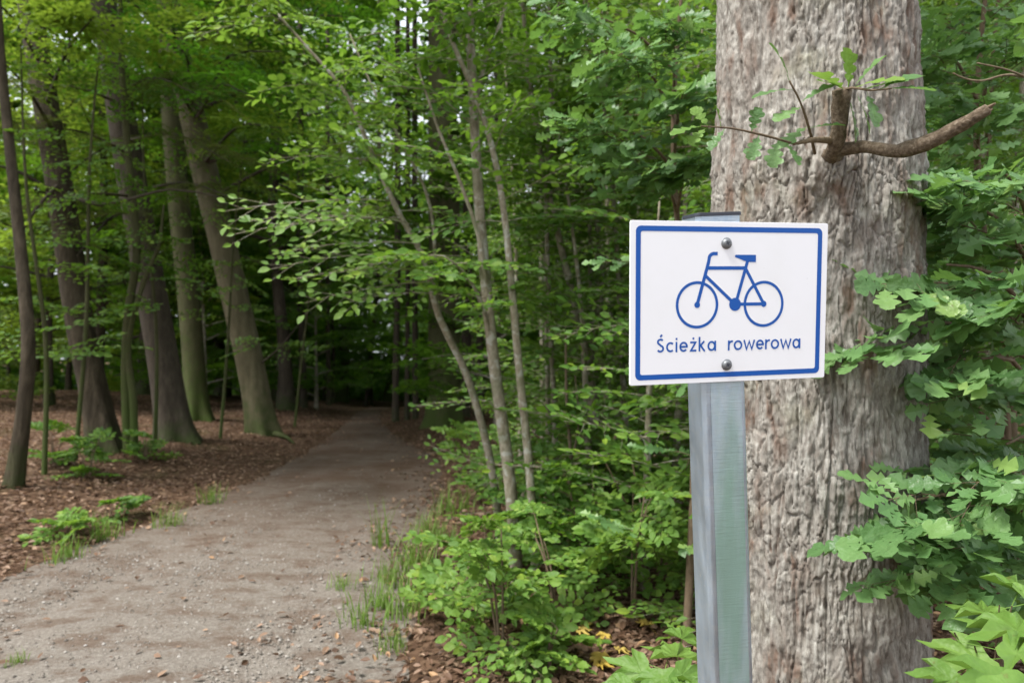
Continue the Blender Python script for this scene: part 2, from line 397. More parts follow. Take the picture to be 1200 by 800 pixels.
def beech_leaf(seed):
    r = np.random.default_rng(seed); k = r.uniform(.9, 1.1)
    return strip_leaf([0, .10, .32, .58, .82, 1], [0, .10 * k, .27 * k, .30 * k, .17 * k, 0], r.uniform(.05, .22), r.uniform(.02, .25), .02, seed)
def oak_leaf(seed):
    r = np.random.default_rng(seed); j = lambda a: a * r.uniform(.85, 1.15)
    return strip_leaf([0, .13, .17, .22, .28, .33, .37, .44, .51, .56, .60, .68, .76, .84, .93, 1],
                      [.012, .028, j(.11), j(.165), j(.13), .07, j(.20), j(.285), j(.23), .12, j(.26), j(.34), j(.28), j(.19), j(.17), .02], r.uniform(0, .14), r.uniform(0, .3), .02, seed, .25)
def maple_leaf(seed):
    r = np.random.default_rng(seed)
    half = [(0, .98), (7, .76), (13, .72), (17, .52), (24, .42), (31, .56), (36, .72), (44, .93), (50, .70), (57, .66), (63, .46), (72, .36), (82, .50), (92, .66), (100, .46), (116, .40), (140, .30), (165, .2)]
    pts = [(a, q) for a, q in half] + [(-a, q) for a, q in half[::-1] if a > 0]
    V = [(0.18, 0, .0)]
    for a, q in pts:
        q *= r.uniform(.94, 1.06); t = math.radians(a)
        V.append((.18 + .82 * q * math.cos(t), .82 * q * math.sin(t), (.10 if q < .55 else -.10 * q) * r.uniform(.6, 1.3)))
    n = len(pts); F = [(0, 1 + k, 1 + (k + 1) % n) for k in range(n)]
    b = len(V); V += [(-.55, .008, -.12), (-.55, -.008, -.12), (.18, -.008, -.002), (.18, .008, -.002)]
    return np.array(V), [np.array(F), np.array([(b, b + 1, b + 2, b + 3)])]
HEX = (np.array([(0, 0, 0), (.33, .25, .06), (.70, .2, .03), (1, 0, -.08), (.70, -.2, .03), (.33, -.25, .06)]), [np.array([(0, 3, 2, 1), (0, 5, 4, 3)])])
RHOMB = (np.array([(0, 0, 0), (.5, .34, .06), (1, 0, -.06), (.5, -.34, .06)]), [np.array([(0, 2, 1), (0, 3, 2)])])
LOBED = strip_leaf([0, .22, .34, .48, .60, .78, .9, 1], [.01, .19, .07, .31, .12, .34, .17, .05], .08, .15, .02, 4)
NEAR = {'beech': [beech_leaf(s) for s in range(5)], 'oak': [oak_leaf(s) for s in range(5)], 'maple': [maple_leaf(s) for s in range(4)]}
NEAR_MESH = {}
def near_mat(mat):
    if mat + '_near' not in M: M[mat + '_near'] = leaf_mat(mat + '_near', *LEAFPAR[mat], veins=True)
    return M[mat + '_near']
def near_mesh(kind, i, mat):
    key = (kind, i, mat)
    if key not in NEAR_MESH:
        V, F = NEAR[kind][i]; NEAR_MESH[key] = mesh_np('leaf_' + kind, V, F, near_mat(mat), True)
    return NEAR_MESH[key]
def leaves_mesh(name, L, templ, mat):
    """L: dict of pos, dir, nrm, size -> one mesh of many leaves"""
    p, x, z, s = L
    y = unit(np.cross(z, x)); z = np.cross(x, y)
    TV, TF = templ
    V = p[:, None] + s[:, None, None] * (TV[None, :, 0:1] * x[:, None] + TV[None, :, 1:2] * y[:, None] + TV[None, :, 2:3] * z[:, None])
    n = len(p); o = (np.arange(n) * len(TV))[:, None, None]
    F = [(f[None] + o).reshape(-1, f.shape[1]) for f in TF]
    return mesh_np(name, V.reshape(-1, 3), F, M[mat], False)

# flat twig sprays: (leaf pos, dir, nrm, rel size) + twig polylines, main axis +X, unit length
def make_spray(seed, leaf=.12, n_side=9, sp=.62, droop=.18, ang=46, tilt=.35):
    r = np.random.default_rng(seed); pos = []; dr = []; nr = []; tw = []
    wob = r.uniform(-.06, .06, 3)
    def bend(q):
        q = np.asarray(q, float); x, y = q[..., 0], q[..., 1]
        return np.stack([x, y + wob[0] * np.sin(3 * x) + wob[1] * x * x, q[..., 2] - droop * (x * x + .8 * y * y) + wob[2] * x * .5], -1)
    ts = np.linspace(0, 1, 7); tw.append(bend(np.stack([ts, 0 * ts, 0 * ts], -1)))
    def leaf_at(q, a):
        d = np.array([math.cos(a), math.sin(a), r.uniform(-.3, .15)])
        pos.append(bend(q)); dr.append(d / np.linalg.norm(d))
        n = np.array([r.normal(0, tilt), r.normal(0, tilt), 1]); nr.append(n / np.linalg.norm(n))
    sgn = 1
    for t in np.linspace(.10, .93, n_side):
        t += r.uniform(-.03, .03); sgn = -sgn
        a = sgn * math.radians(ang + r.uniform(-10, 10)); Ln = (.52 * (1 - t) ** .8 + .10) * r.uniform(.65, 1.15)
        p0 = np.array([t, 0, 0]); p1 = p0 + Ln * np.array([math.cos(a), math.sin(a), 0])
        tw.append(bend(np.linspace(p0, p1, 4)))
        k = max(1, int(Ln / (leaf * sp))); s2 = 1
        for m in range(k):
            s2 = -s2; leaf_at(p0 + (p1 - p0) * (m + .6 + r.uniform(-.2, .2)) / (k + .2), a + s2 * math.radians(50 + r.uniform(-15, 15)))
        leaf_at(p1, a + r.uniform(-.3, .3))
    for m, t in enumerate(np.arange(.25, .98, leaf * sp * 1.3)):
        leaf_at(np.array([t, 0, 0]), (1 if m % 2 else -1) * math.radians(52 + r.uniform(-12, 12)))
    leaf_at(np.array([1, 0, 0]), r.uniform(-.2, .2))
    pos = np.array(pos); return pos, np.array(dr), np.array(nr), r.uniform(.65, 1.15, len(pos)), tw
SPR_S = [make_spray(s, .13, 9) for s in range(6)]             # small leaves on fine sprays
SPR_O = [make_spray(s + 50, .24, 6, .55, .12, 50, .5) for s in range(6)]   # big lobed leaves
SPR_F = [make_spray(s + 90, .15, 8, .62, .2) for s in range(5)]

def frames(d, roll):
    """rotation matrices with X along d, Z as upright as can be, rolled"""
    d = unit(np.asarray(d, float)); up = np.array([0, 0, 1.0])
    y = np.cross(up, d); ny = np.linalg.norm(y)
    y = y / ny if ny > 1e-3 else np.array([0, 1.0, 0]); z = np.cross(d, y)
    c, s = math.cos(roll), math.sin(roll)
    return np.stack([d, c * y + s * z, -s * y + c * z], 1)
def place_spray(spr, origin, d, size, roll, leaf_len):
    pos, dr, nr, rs, tw = spr; R = frames(d, roll)
    return (origin + size * pos @ R.T, dr @ R.T, nr @ R.T, rs * leaf_len), [origin + size * t @ R.T for t in tw]
def cat(Ls): return tuple(np.concatenate([L[k] for L in Ls]) for k in range(4))

# ------------------------------------------------------------------ plants near enough to show single leaves
LEAF_BUDGET = [0]; TOWARDS_LIGHT = (-.3, -.62, .0)
def in_view(L, margin=10):
    x, y, d = project(L[0]); return (d > .3) & (x > -margin) & (x < 1200 + margin) & (y > -margin) & (y < 800 + margin), d
def plant(name, label, cat_, stems, sprays, bark, kind, leafmat, far_templ=HEX, n_obj=280, group=None, trunk_sides=9, twig_r=.0035, leaf_name='leaf', min_px=10.0, bump=None, twig_mat=None):
    """stems: list of (points, radii); sprays: list of (origin, dir, size, roll, leaf_len[, templates])"""
    base = np.asarray(stems[0][0][0], float); root = empty(name, base); tag(root, label, cat_, group)
    mb = MB()
    for pts, rad in stems:
        p = resample(pts, .12); r = np.interp(np.linspace(0, 1, len(p)), np.linspace(0, 1, len(rad)), rad)
        V, F = tube(p - base, r, trunk_sides, True, bump); mb.add(V, F)
    Ls = []; rng = np.random.default_rng(abs(hash2(np.array([int(base[0] * 977)]), np.array([int(base[1] * 733)]))[0] * 1e6).__int__())
    tb = MB(); single = len(sprays) <= 12
    for sp in sprays:
        o, d, size, roll, ll = sp[:5]; bank = sp[5] if len(sp) > 5 else (SPR_O if kind in ('oak', 'maple') else SPR_S)
        L, tw = place_spray(bank[rng.integers(len(bank))], np.asarray(o, float), d, size, roll, ll)
        Ls.append(L)
        if single: tb = MB()
        for q, t in enumerate(tw):
            r0 = twig_r * (1.3 if q == 0 else .55) * max(.6, size ** .5)
            V, F = tube(t - base, np.linspace(r0, r0 * .35, len(t)), 4 if q == 0 else 3, False); tb.add(V, F)
        if single: ob('branch', tb.mesh('branch', M[twig_mat or bark]), root); tb = MB()
    ob('trunk', mb.mesh('trunk', M[bark]), root)
    if tb.n: ob('branch', tb.mesh('branch', M[twig_mat or bark]), root)['kind'] = 'stuff'
    if not Ls: return root
    L = cat(Ls); vis, d = in_view(L)
    nz = unit(L[2] + np.array(TOWARDS_LIGHT) * rng.uniform(.2, 1.2, (len(L[2]), 1)) + rng.normal(0, .25, L[2].shape))   # leaves of the forest edge turn to the open sky
    L = (L[0], L[1], nz, L[3])
    px = np.where(vis, L[3] * FPX / np.maximum(d, .2), 0)
    order = np.argsort(-px); chosen = [q for q in order[:n_obj] if px[q] >= min_px]
    rest = np.ones(len(px), bool); rest[chosen] = False
    for q in chosen:
        x = L[1][q]; z = L[2][q]; y = unit(np.cross(z, x)); z = np.cross(x, y); s = L[3][q]
        m = Matrix.Identity(4)
        for a in range(3):
            m[a][0] = x[a] * s; m[a][1] = y[a] * s; m[a][2] = z[a] * s; m[a][3] = L[0][q][a] - base[a]
        o = bpy.data.objects.new('leaf', near_mesh(kind, int(rng.integers(len(NEAR[kind]))), leafmat)); col.objects.link(o)
        o.parent = root; o.matrix_basis = m
    LEAF_BUDGET[0] += len(chosen)
    if rest.any():
        f = ob('foliage', leaves_mesh('foliage', (L[0][rest] - base, L[1][rest], L[2][rest], L[3][rest]), far_templ, leafmat), root); f['kind'] = 'stuff'
    return root
def stem_sprays(pts, rng, n, t0=.15, t1=1.0, size=(.45, .9), leaf=.065, up=(.0, .45), roll=.35, az=None):
    """sprays leaving a stem all round, shorter towards the top"""
    p = resample(pts, .05); out = []; a = rng.uniform(0, 6.28)
    for t in np.sort(rng.uniform(t0, t1, n)):
        q = p[int(t * (len(p) - 1))]
        a += 2.4 + rng.uniform(-.5, .5)
        aa = a if az is None else rng.normal(az[0], az[1])
        e = rng.uniform(*up)
        s = rng.uniform(*size) * (1.15 - .45 * t)
        out.append((q, (math.cos(aa) * math.cos(e), math.sin(aa) * math.cos(e), math.sin(e)), s, rng.normal(0, roll), leaf * rng.uniform(.85, 1.15)))
    td = unit(p[-1] - p[-4]); out.append((p[-1], (td[0] + .8 * math.cos(a), td[1] + .8 * math.sin(a), td[2] * .4), size[0], 0, leaf)); return out

# ------------------------------------------------------------------ trees of the wood
def branch_leaves(rng, length, n_spr, spr=(.7, 1.2), leaf=.13, bank=SPR_F):
    """a limb along +X with sprays to both sides; returns leaves and the limb line"""
    ts = np.linspace(0, 1, 8); line = np.stack([ts * length, .12 * length * np.sin(2.5 * ts + rng.uniform(0, 6)) * ts, .16 * length * ts - .22 * length * ts ** 2], -1)
    Ls = []; s = 1
    for t in np.sort(rng.uniform(.2, 1, n_spr)):
        s = -s; o = np.array([np.interp(t, ts, line[:, k]) for k in range(3)])
        a = s * rng.uniform(.3, 1.1)
        L, _ = place_spray(bank[rng.integers(len(bank))], o, (math.cos(a), math.sin(a), rng.uniform(-.25, .3)), rng.uniform(*spr), rng.normal(0, .25), leaf)
        Ls.append(L)
    L, _ = place_spray(bank[0], line[-1], (1, 0, -.1), spr[0], 0, leaf); Ls.append(L)
    return cat(Ls), line
def tree_meshes(seed, H, z0, r0, n_limb, limb, n_spr, leafmat, barkmat, leaf=.13, spr=(.7, 1.2), top=1.0, lean=0.0):
    rng = np.random.default_rng(seed); mb = MB()
    zs = np.linspace(-.15, H, 16); tr = np.stack([lean * zs + .012 * H * np.sin(zs * .5 + rng.uniform(0, 6)), .012 * H * np.sin(zs * .43 + rng.uniform(0, 6)), zs], -1); tr[:, :2] -= tr[0, :2]
    rad = r0 * (1 - zs / H * .88) * (1 + .5 * np.exp(-np.maximum(zs, 0) / .35)); rad = np.maximum(rad, .012)
    V, F = tube(tr, rad, 10, True, lambda a, s: 1 + .06 * np.sin(3 * a + s) + .04 * np.sin(5 * a - 2 * s)); mb.add(V, F)
    lib = [branch_leaves(rng, 1.0 * limb, n_spr, spr, leaf) for _ in range(4)]
    Ls = []; a = rng.uniform(0, 6.28)
    for t in np.linspace(0, 1, n_limb):
        z = z0 + (H - z0) * t + rng.uniform(-.2, .2); a += 2.4 + rng.uniform(-.4, .4)
        prof = (.55 + .45 * math.sin(math.pi * min(1, t * 1.05 + .18))) * (1 - .55 * max(0, t - .6) / .4)
        k = prof * rng.uniform(.75, 1.15); L, line = lib[rng.integers(4)]
        e = rng.uniform(-.1, .35) + .5 * t; R = frames((math.cos(a) * math.cos(e), math.sin(a) * math.cos(e), math.sin(e)), rng.normal(0, .15))
        o = np.array([np.interp(z, zs, tr[:, q]) for q in range(3)])
        Ls.append((o + k * L[0] @ R.T, L[1] @ R.T, L[2] @ R.T, L[3]))
        V, F = tube(o + k * line @ R.T, np.linspace(r0 * .28 * (1 - .6 * t) + .008, .006, len(line)), 5, False); mb.add(V, F)
    return mb.mesh('trunk', M[barkmat]), leaves_mesh('crown', cat(Ls), RHOMB, leafmat)
KIND = {
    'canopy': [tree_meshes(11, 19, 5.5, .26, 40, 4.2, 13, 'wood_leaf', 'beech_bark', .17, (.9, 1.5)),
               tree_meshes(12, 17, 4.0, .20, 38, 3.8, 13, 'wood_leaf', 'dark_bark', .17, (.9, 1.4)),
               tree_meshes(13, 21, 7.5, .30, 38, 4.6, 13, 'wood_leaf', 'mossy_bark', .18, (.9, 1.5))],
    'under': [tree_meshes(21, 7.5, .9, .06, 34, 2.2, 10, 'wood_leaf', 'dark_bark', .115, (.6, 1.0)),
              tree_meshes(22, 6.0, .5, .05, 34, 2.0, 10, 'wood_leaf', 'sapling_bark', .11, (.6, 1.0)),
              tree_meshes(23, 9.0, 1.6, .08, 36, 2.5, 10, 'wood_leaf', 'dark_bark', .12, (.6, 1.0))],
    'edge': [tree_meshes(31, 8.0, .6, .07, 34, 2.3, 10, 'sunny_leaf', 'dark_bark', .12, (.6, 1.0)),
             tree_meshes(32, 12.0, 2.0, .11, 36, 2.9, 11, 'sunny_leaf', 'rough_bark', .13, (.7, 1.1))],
}
def forest_tree(kind, v, x, y, s, rz, name, label, group):
    tm, cm = KIND[kind][v % len(KIND[kind])]
    r = empty(name, at_ground(x, y)); r.rotation_euler[2] = rz; r.scale = (s, s, s); tag(r, label, 'tree', group)
    ob('trunk', tm, r); ob('crown', cm, r); return r
def clear(x, y, need):
    return abs(x - pc(y)) > ph(y) + need

rng = np.random.default_rng(5)
done = []
def scatter(kind, n, xr, yr, s, need, sep, name, label, group, ok=None):
    c = 0; tries = 0
    while c < n and tries < 6000:
        tries += 1
        x, y = rng.uniform(*xr), rng.uniform(*yr)
        if not clear(x, y, need): continue
        if ok and not ok(x, y): continue
        if y < 16 and -9 < x < pc(y): continue
        if any((x - a) ** 2 + (y - b) ** 2 < sep * sep for a, b, k in done if k == kind): continue
        if abs(math.atan2(x, y)) > math.radians(44) and y > 9: continue
        done.append((x, y, kind)); lb = describe(kind, c, x, y); forest_tree(kind, c, x, y, rng.uniform(*s), rng.uniform(0, 6.28), name, lb, 'group of ' + lb); c += 1
LOOK = {'canopy': ['tall smooth grey beech', 'tall dark barked beech', 'tall mossy beech'], 'under': ['slim dark understorey beech', 'low bushy understorey beech', 'lanky understorey beech'], 'edge': ['bushy yellow green tree', 'lanky yellow green tree']}
def describe(kind, v, x, y):
    side = 'on the leaf bank side' if x < pc(y) else 'beyond the sapling thicket'
    deep = 'by the first trunks' if y < 19 else ('midway into the wood' if y < 29 else 'deep in the dark wood')
    if kind == 'edge': side = 'at the open edge of the wood'
    return LOOK[kind][v % len(LOOK[kind])] + ' ' + deep + ' ' + side
scatter('canopy', 34, (-26, 30), (11, 44), (.85, 1.15), 1.2, 3.3, 'beech_tree', None, None, lambda x, y: x > -9 - .15 * y and not (-1.5 - .06 * y < x < 4.2 + .06 * y and y > 15))
scatter('under', 64, (-18, 26), (12.5, 42), (.8, 1.25), 1.3, 2.0, 'beech_tree', None, None, lambda x, y: x > -10 - .15 * y)
scatter('under', 16, (-13, 3), (19, 40), (.8, 1.15), .9, 1.7, 'beech_tree', None, None)
scatter('edge', 24, (-28, -8), (11.5, 34), (.85, 1.2), 3.0, 2.2, 'beech_tree', None, None)

# far wood reading as one mass
def far_wood():
    r = np.random.default_rng(77); n = 95000
    a = r.uniform(math.radians(-50), math.radians(50), n); R = r.uniform(40, 62, n)
    x, y = R * np.sin(a), R * np.cos(a); z = r.uniform(0, 1, n) ** 1.9 * 24
    keep = (fbm(x * .22 + z * .3, z * .25 + y * .1, 3, 5) > -.12) | (z < 6)
    keep &= ~((np.abs(x / y + .01) < .085) & (z > 9) & (r.uniform(0, 1, n) < .75))
    x, y, z = x[keep], y[keep], z[keep]; n = len(x)
    p = np.stack([x, y, gz(x, y) + z], -1); d = unit(r.normal(0, 1, (n, 3)) * (1, 1, .4)); nr = unit(r.normal(0, .6, (n, 3)) + (0, 0, 1))
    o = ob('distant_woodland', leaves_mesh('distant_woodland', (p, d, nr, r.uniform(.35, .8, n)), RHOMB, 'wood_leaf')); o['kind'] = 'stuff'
    tag(o, 'dark green mass of far woodland closing the view behind the trees', 'woodland')
far_wood()

def px_stem(pts, base=None):
    """stem from (px, py, depth) triples; the first point is set on the ground"""
    q = [P(*a) for a in pts]
    if base is None: base = np.array([q[0][0], q[0][1], float(gz(q[0][0], q[0][1])) - .05])
    return [base] + q[1:] if np.linalg.norm(q[0] - base) < .25 else [base] + q
def big_trunk(name, label, pts, rads, bark, crown=None, crown_at=None, sides=28, flare=.5, group=None, knots=0):
    base = np.asarray(pts[0], float); root = empty(name, base); tag(root, label, 'tree', group)
    p = resample(pts, .14); r = np.interp(np.linspace(0, 1, len(p)), np.linspace(0, 1, len(rads)), rads)
    s = np.concatenate([[0], np.cumsum(np.linalg.norm(np.diff(p, axis=0), axis=1))])
    r = r * (1 + flare * np.exp(-s / .3)); k0 = abs(int(base[0] * 100))
    def bump(a, s):
        root_f = np.exp(-s / .35) * .28 * np.sin(5 * a + k0) * (flare > 0)
        return 1 + root_f + .05 * fbm(a * 1.2 + k0 + 0 * s, s * .8 + 0 * a, 3, 2) + .025 * fbm(a * 7 + 0 * s, s * 2.5 + 0 * a, 3, 6)
    V, F = tube(p - base, r, sides, True, bump)
    mb = MB(); mb.add(V, F); ob('trunk', mb.mesh('trunk', M[bark]), root)
    if crown:
        c = ob('crown', KIND[crown[0]][crown[1]][1], root); c.location = np.asarray(crown_at) - base; c.scale = (crown[2],) * 3; c.rotation_euler[2] = crown[3]
    return root, p, r
def dead_branch(root, pts, r0, mat='dark_bark'):
    base = np.array(root.location); p = resample(pts, .2)
    V, F = tube(p - base, np.linspace(r0, r0 * .3, len(p)), 6); mb = MB(); mb.add(V, F); return ob('branch', mb.mesh('branch', M[mat]), root)

# --- left of the path
g = G(14, 570); d = g[1]
t1, *_ = big_trunk('beech_tree', 'slim grey young tree bowed beside the forest edge, standing alone in leaf litter',
    [g - (0, 0, .1), P(28, 480, d), P(33, 400, d), P(25, 300, d + .1), P(12, 180, d + .2), P(2, 80, d + .3), P(-10, -80, d + .3), P(-30, -260, d)], [.07, .062, .055, .048, .042, .038, .033, .025], 'rough_bark', ('edge', 1, .75, 1.0), P(-30, -60, d) - (0, 0, 2.0), 14, .25)
g = G(125, 529); d = g[1]
t2, *_ = big_trunk('oak_tree', 'rough brown trunk leaning left, split pale scar near its foot, beside twin stems',
    [g - (0, 0, .1), P(108, 450, d), P(92, 370, d), P(78, 270, d), P(62, 170, d), P(40, 40, d + .1), P(15, -130, d + .1), P(-20, -330, d)], [.165, .16, .155, .145, .135, .125, .11, .08], 'rough_bark', None, None)
dead_branch(t2, [P(80, 240, d), P(30, 205, d - .4), P(-20, 190, d - .9)], .035)
dead_branch(t2, [P(75, 225, d), P(120, 240, d - .3), P(200, 222, d - .6), P(260, 232, d - .5)], .03)
g = G(208, 516); d = g[1]
t4, *_ = big_trunk('spruce_tree', 'dark straight spruce trunk with moss at the base and drooping yellowish boughs',
    [g - (0, 0, .1), P(193, 430, d), P(177, 340, d), P(158, 230, d), P(140, 120, d), P(120, 0, d), P(100, -130, d), P(70, -330, d)], [.22, .21, .2, .19, .175, .16, .14, .08], 'dark_bark', ('canopy', 0, .8, .3), P(80, -200, d) - (0, 0, 5.0))
T4D = d
g = G(232, 492); d = g[1]
t5, *_ = big_trunk('beech_tree', 'shaded trunk wrapped in dark ivy behind the leaning beech',
    [g - (0, 0, .1), P(224, 380, d), P(212, 260, d), P(202, 140, d), P(196, 0, d), P(190, -200, d)], [.2, .19, .18, .17, .15, .1], 'mossy_bark', ('canopy', 2, .8, 1.3), P(190, -100, d) - (0, 0, 7))
g = G(310, 509); d = g[1]
t6, p6, r6 = big_trunk('beech_tree', 'thick smooth beech leaning over beside the path, mossy at its foot',
    [g - (0, 0, .1), P(296, 440, d), P(283, 380, d), P(262, 290, d - .05), P(240, 200, d - .1), P(222, 120, d - .1), P(200, 20, d - .1), P(170, -150, d - .1), P(140, -350, d)], [.235, .23, .222, .212, .20, .19, .175, .15, .1], 'beech_bark', ('canopy', 0, 1.1, 4.0), P(175, -160, d) - (0, 0, 6.0), 34, .28)
dead_branch(t6, [P(322, 508, d - .3), P(336, 512, d - .5), P(345, 520, d - .7)], .05, 'beech_bark')
dead_branch(t6, [P(300, 430, d), P(325, 410, d - .2), P(350, 380, d - .4)], .02)
def bough(root, o, tip, n_spr, mat, leaf=.10, spr=(.5, .9), bank=None, templ=HEX, r0=.03, seed=0):
    """a living limb of a tree: branch > foliage"""
    r = np.random.default_rng(seed); base = np.array(root.location); o = np.asarray(o, float); tip = np.asarray(tip, float); v = tip - o; ln = np.linalg.norm(v)
    p = resample([o, o + v * .5 + (0, 0, .08 * ln), tip], .15); V, F = tube(p - base, np.linspace(r0, .006, len(p)), 6); mb = MB(); mb.add(V, F)
    br = ob('branch', mb.mesh('branch', M['dark_bark']), root); Ls = []; sg = 1
    for t in np.sort(r.uniform(.18, 1, n_spr)):
        sg = -sg; a = math.atan2(v[1], v[0]) + sg * r.uniform(.2, 1.2); q = p[int(t * (len(p) - 1))]
        L, tw = place_spray((bank or SPR_F)[r.integers(5)], q, (math.cos(a), math.sin(a), r.uniform(-.35, .15)), r.uniform(*spr), r.normal(0, .35), leaf); Ls.append(L)
    L = cat(Ls); f = ob('foliage', leaves_mesh('foliage', (L[0] - base, L[1], unit(L[2] + np.array((-.3, -.25, 0)) * r.uniform(0, 1, (len(L[2]), 1))), L[3]), templ, mat), br); f['kind'] = 'stuff'
SPR_N = [make_spray(s + 130, .055, 12, .45, .30, 40, .6) for s in range(5)]
NEEDLE = (np.array([(0, 0, 0), (.5, .10, .02), (1, 0, -.1), (.5, -.10, .02)]), [np.array([(0, 2, 1), (0, 3, 2)])])
k = 0
for (x0, y0, x1, y1, dd, n) in [(240, 190, 400, 210, 2.2, 16), (228, 130, 430, 110, 2.0, 18), (222, 110, 330, 60, 2.8, 16), (210, 60, 420, 20, 1.5, 18), (205, 40, 290, -20, 3.0, 14), (240, 190, 330, 150, 3.2, 14), (230, 140, 160, 60, 2.6, 12), (215, 70, 130, -10, 2.4, 14), (250, 230, 440, 170, .6, 16), (225, 120, 390, -10, .4, 18), (225, 125, 215, 60, 3.4, 16), (215, 80, 260, 20, 3.8, 18), (205, 50, 190, -10, 3.4, 16), (230, 140, 290, 110, 3.6, 14), (210, 60, 330, -20, 3.2, 16), (222, 110, 150, 110, 3.0, 12)]:
    k += 1; bough(t6, P(x0, y0, t6.location[1] - .2), P(x1, y1, t6.location[1] - dd), n, 'bough_leaf' if k % 3 else 'sunny_leaf', .095, (.6, 1.1), None, HEX, .035, k)
for (x0, y0, x1, y1, dd, n) in [(158, 230, 20, 250, 1.6, 12), (150, 180, 40, 150, 1.6, 14), (148, 165, 270, 190, 1.6, 14), (158, 225, 290, 240, 1.4, 12), (140, 120, 20, 100, 1.2, 12), (138, 110, 230, 110, 1.8, 12), (160, 245, 90, 300, 1.8, 8)]:
    k += 1; bough(t4, P(x0, y0, T4D - .1), P(x1, y1, T4D - dd), n, 'needle', .055, (.6, 1.1), SPR_N, NEEDLE, .025, k)
for (x0, y0, x1, y1, dd, n) in [(60, 150, -10, 60, 1.2, 12), (55, 120, 110, 20, 1.6, 14), (45, 70, -20, -10, 1.4, 12), (40, 40, 130, -30, 1.2, 14), (70, 215, 10, 300, .8, 8)]:
    k += 1; bough(t2, P(x0, y0, t2.location[1] - .1), P(x1, y1, t2.location[1] - dd), n, 'sunny_leaf', .085, (.5, .9), None, HEX, .025, k)
# twin stems in front of the spruce
g = G(150, 531); d = g[1]
rg = np.random.default_rng(3)
s1 = [g - (0, 0, .05), P(147, 440, d), P(150, 370, d), P(160, 290, d), P(150, 180, d), P(142, 60, d), P(140, -80, d)]
s2 = [g + (.08, 0, -.05), P(156, 470, d), P(150, 400, d), P(172, 320, d), P(186, 290, d), P(192, 240, d)]
plant('beech_sapling', 'twin thin stems rising close together in front of the spruce trunk', 'sapling', [(s1, [.055, .05, .045, .035, .02]), (s2, [.05, .045, .03, .012])],
      stem_sprays(s1, rg, 22, .3, 1, (.5, 1.0), .075) + stem_sprays(s2, rg, 8, .5, 1, (.4, .7), .075), 'mossy_bark', 'beech', 'wood_leaf', HEX, 0)

rg = np.random.default_rng(31)
for (px, py, h, lx, lab) in [(52, 556, 4.6, -.4, 'thin leafy sapling between the bowed tree and the rough leaning trunk'), (182, 528, 5.2, -.3, 'thin leafy sapling in front of the dark spruce trunk'), (258, 514, 4.8, .3, 'thin leafy sapling between ivy trunk and leaning beech'), (88, 540, 5.4, .2, 'thin leafy sapling beside the rough leaning trunk'), (345, 500, 4.2, .5, 'thin leafy sapling behind the foot of the leaning beech')]:
    b = G(px, py); s = [b - (0, 0, .05), b + (lx * .2, .1, h * .3), b + (lx * .6, 0, h * .65), b + (lx, .1, h)]
    plant('beech_sapling', lab, 'sapling', [(s, [.026, .022, .015, .006])], stem_sprays(s, rg, 20, .25, 1, (.5, .95), .075), 'mossy_bark', 'beech', 'beech_leaf', HEX, 0)

# --- right of the path
g = G(521, 499); d = g[1]
t7, *_ = big_trunk('beech_tree', 'straight mossy beech trunk standing where the path bends out of sight',
    [g - (0, 0, .1), P(521, 430, d), P(520, 340, d), P(520, 230, d), P(519, 110, d), P(518, 0, d), P(518, -200, d)], [.33, .32, .31, .30, .28, .26, .2], 'mossy_bark', ('canopy', 2, 1.0, .7), P(518, -100, d) - (0, 0, 8), 24, .3)
POLE = ['thin dark spruce pole first of three close together by the bend of the path', 'thinnest spruce pole in the middle of the three by the path bend', 'dark spruce pole of the three, next to the mossy straight beech', 'lone dark pole across the path from the three spruces',
        'slanting thin pole beyond the bend of the path', 'thin upright pole far beyond the leaning beech', 'dark pole hugging the far side of the mossy straight beech', 'dark spruce pole behind the tallest hornbeam sapling']
for k, (bx, by, tx, rr) in enumerate([(463, 494, 466, .075), (477, 492, 478, .06), (487, 491, 486, .075), (356, 478, 352, .1), (428, 476, 444, .09), (385, 474, 384, .08), (545, 488, 548, .12), (586, 492, 584, .1)]):
    g = G(bx, by); d = g[1]
    big_trunk('spruce_tree', POLE[k],
              [g - (0, 0, .1), P((bx + tx) / 2, 400, d), P(tx, 300, d), P(tx, 100, d), P(tx, -150, d)], [rr, rr * .95, rr * .9, rr * .8, rr * .5], 'dark_bark', None, None, 9, .15, 'thin dark spruce poles')

HB = 'hornbeam_sapling'
def rad(*r): return list(r)
rg = np.random.default_rng(8)
D1 = 4.1
s1 = px_stem([(607, 700, D1), (598, 570, D1), (577, 410, D1), (563, 260, D1), (555, 130, D1), (549, 0, D1), (540, -180, D1), (520, -420, D1 + .3)])
s1b = [P(578, 415, D1), P(566, 360, D1 - .05), P(545, 320, D1 - .15), P(520, 300, D1 - .3)]
sp = stem_sprays(s1, rg, 38, .46, 1, (.45, .95), .068) + stem_sprays(s1b, rg, 8, .35, 1, (.35, .6), .068, (-.05, .25))
plant(HB, 'tallest hornbeam sapling with pale blotched bark beside the trail, forked at mid height', 'sapling', [(s1, rad(.040, .037, .033, .028, .023, .018, .010)), (s1b, rad(.016, .012, .008, .004)), ([P(572, 350, D1), P(563, 285, D1 - .1), P(540, 215, D1 - .15), P(513, 150, D1 - .2), P(490, 80, D1 - .2)], rad(.014, .012, .009, .006)), ([P(555, 130, D1), P(570, 70, D1 + .1), P(595, 0, D1 + .2), P(610, -90, D1 + .2)], rad(.014, .011, .008, .005))], sp, 'sapling_bark', 'beech', 'beech_leaf', HEX, 260)
D2 = 4.0
s2 = px_stem([(630, 700, D2), (621, 560, D2), (607, 420, D2), (592, 260, D2), (576, 170, D2), (556, 110, D2), (520, 20, D2 - .1), (480, -140, D2 - .1)])
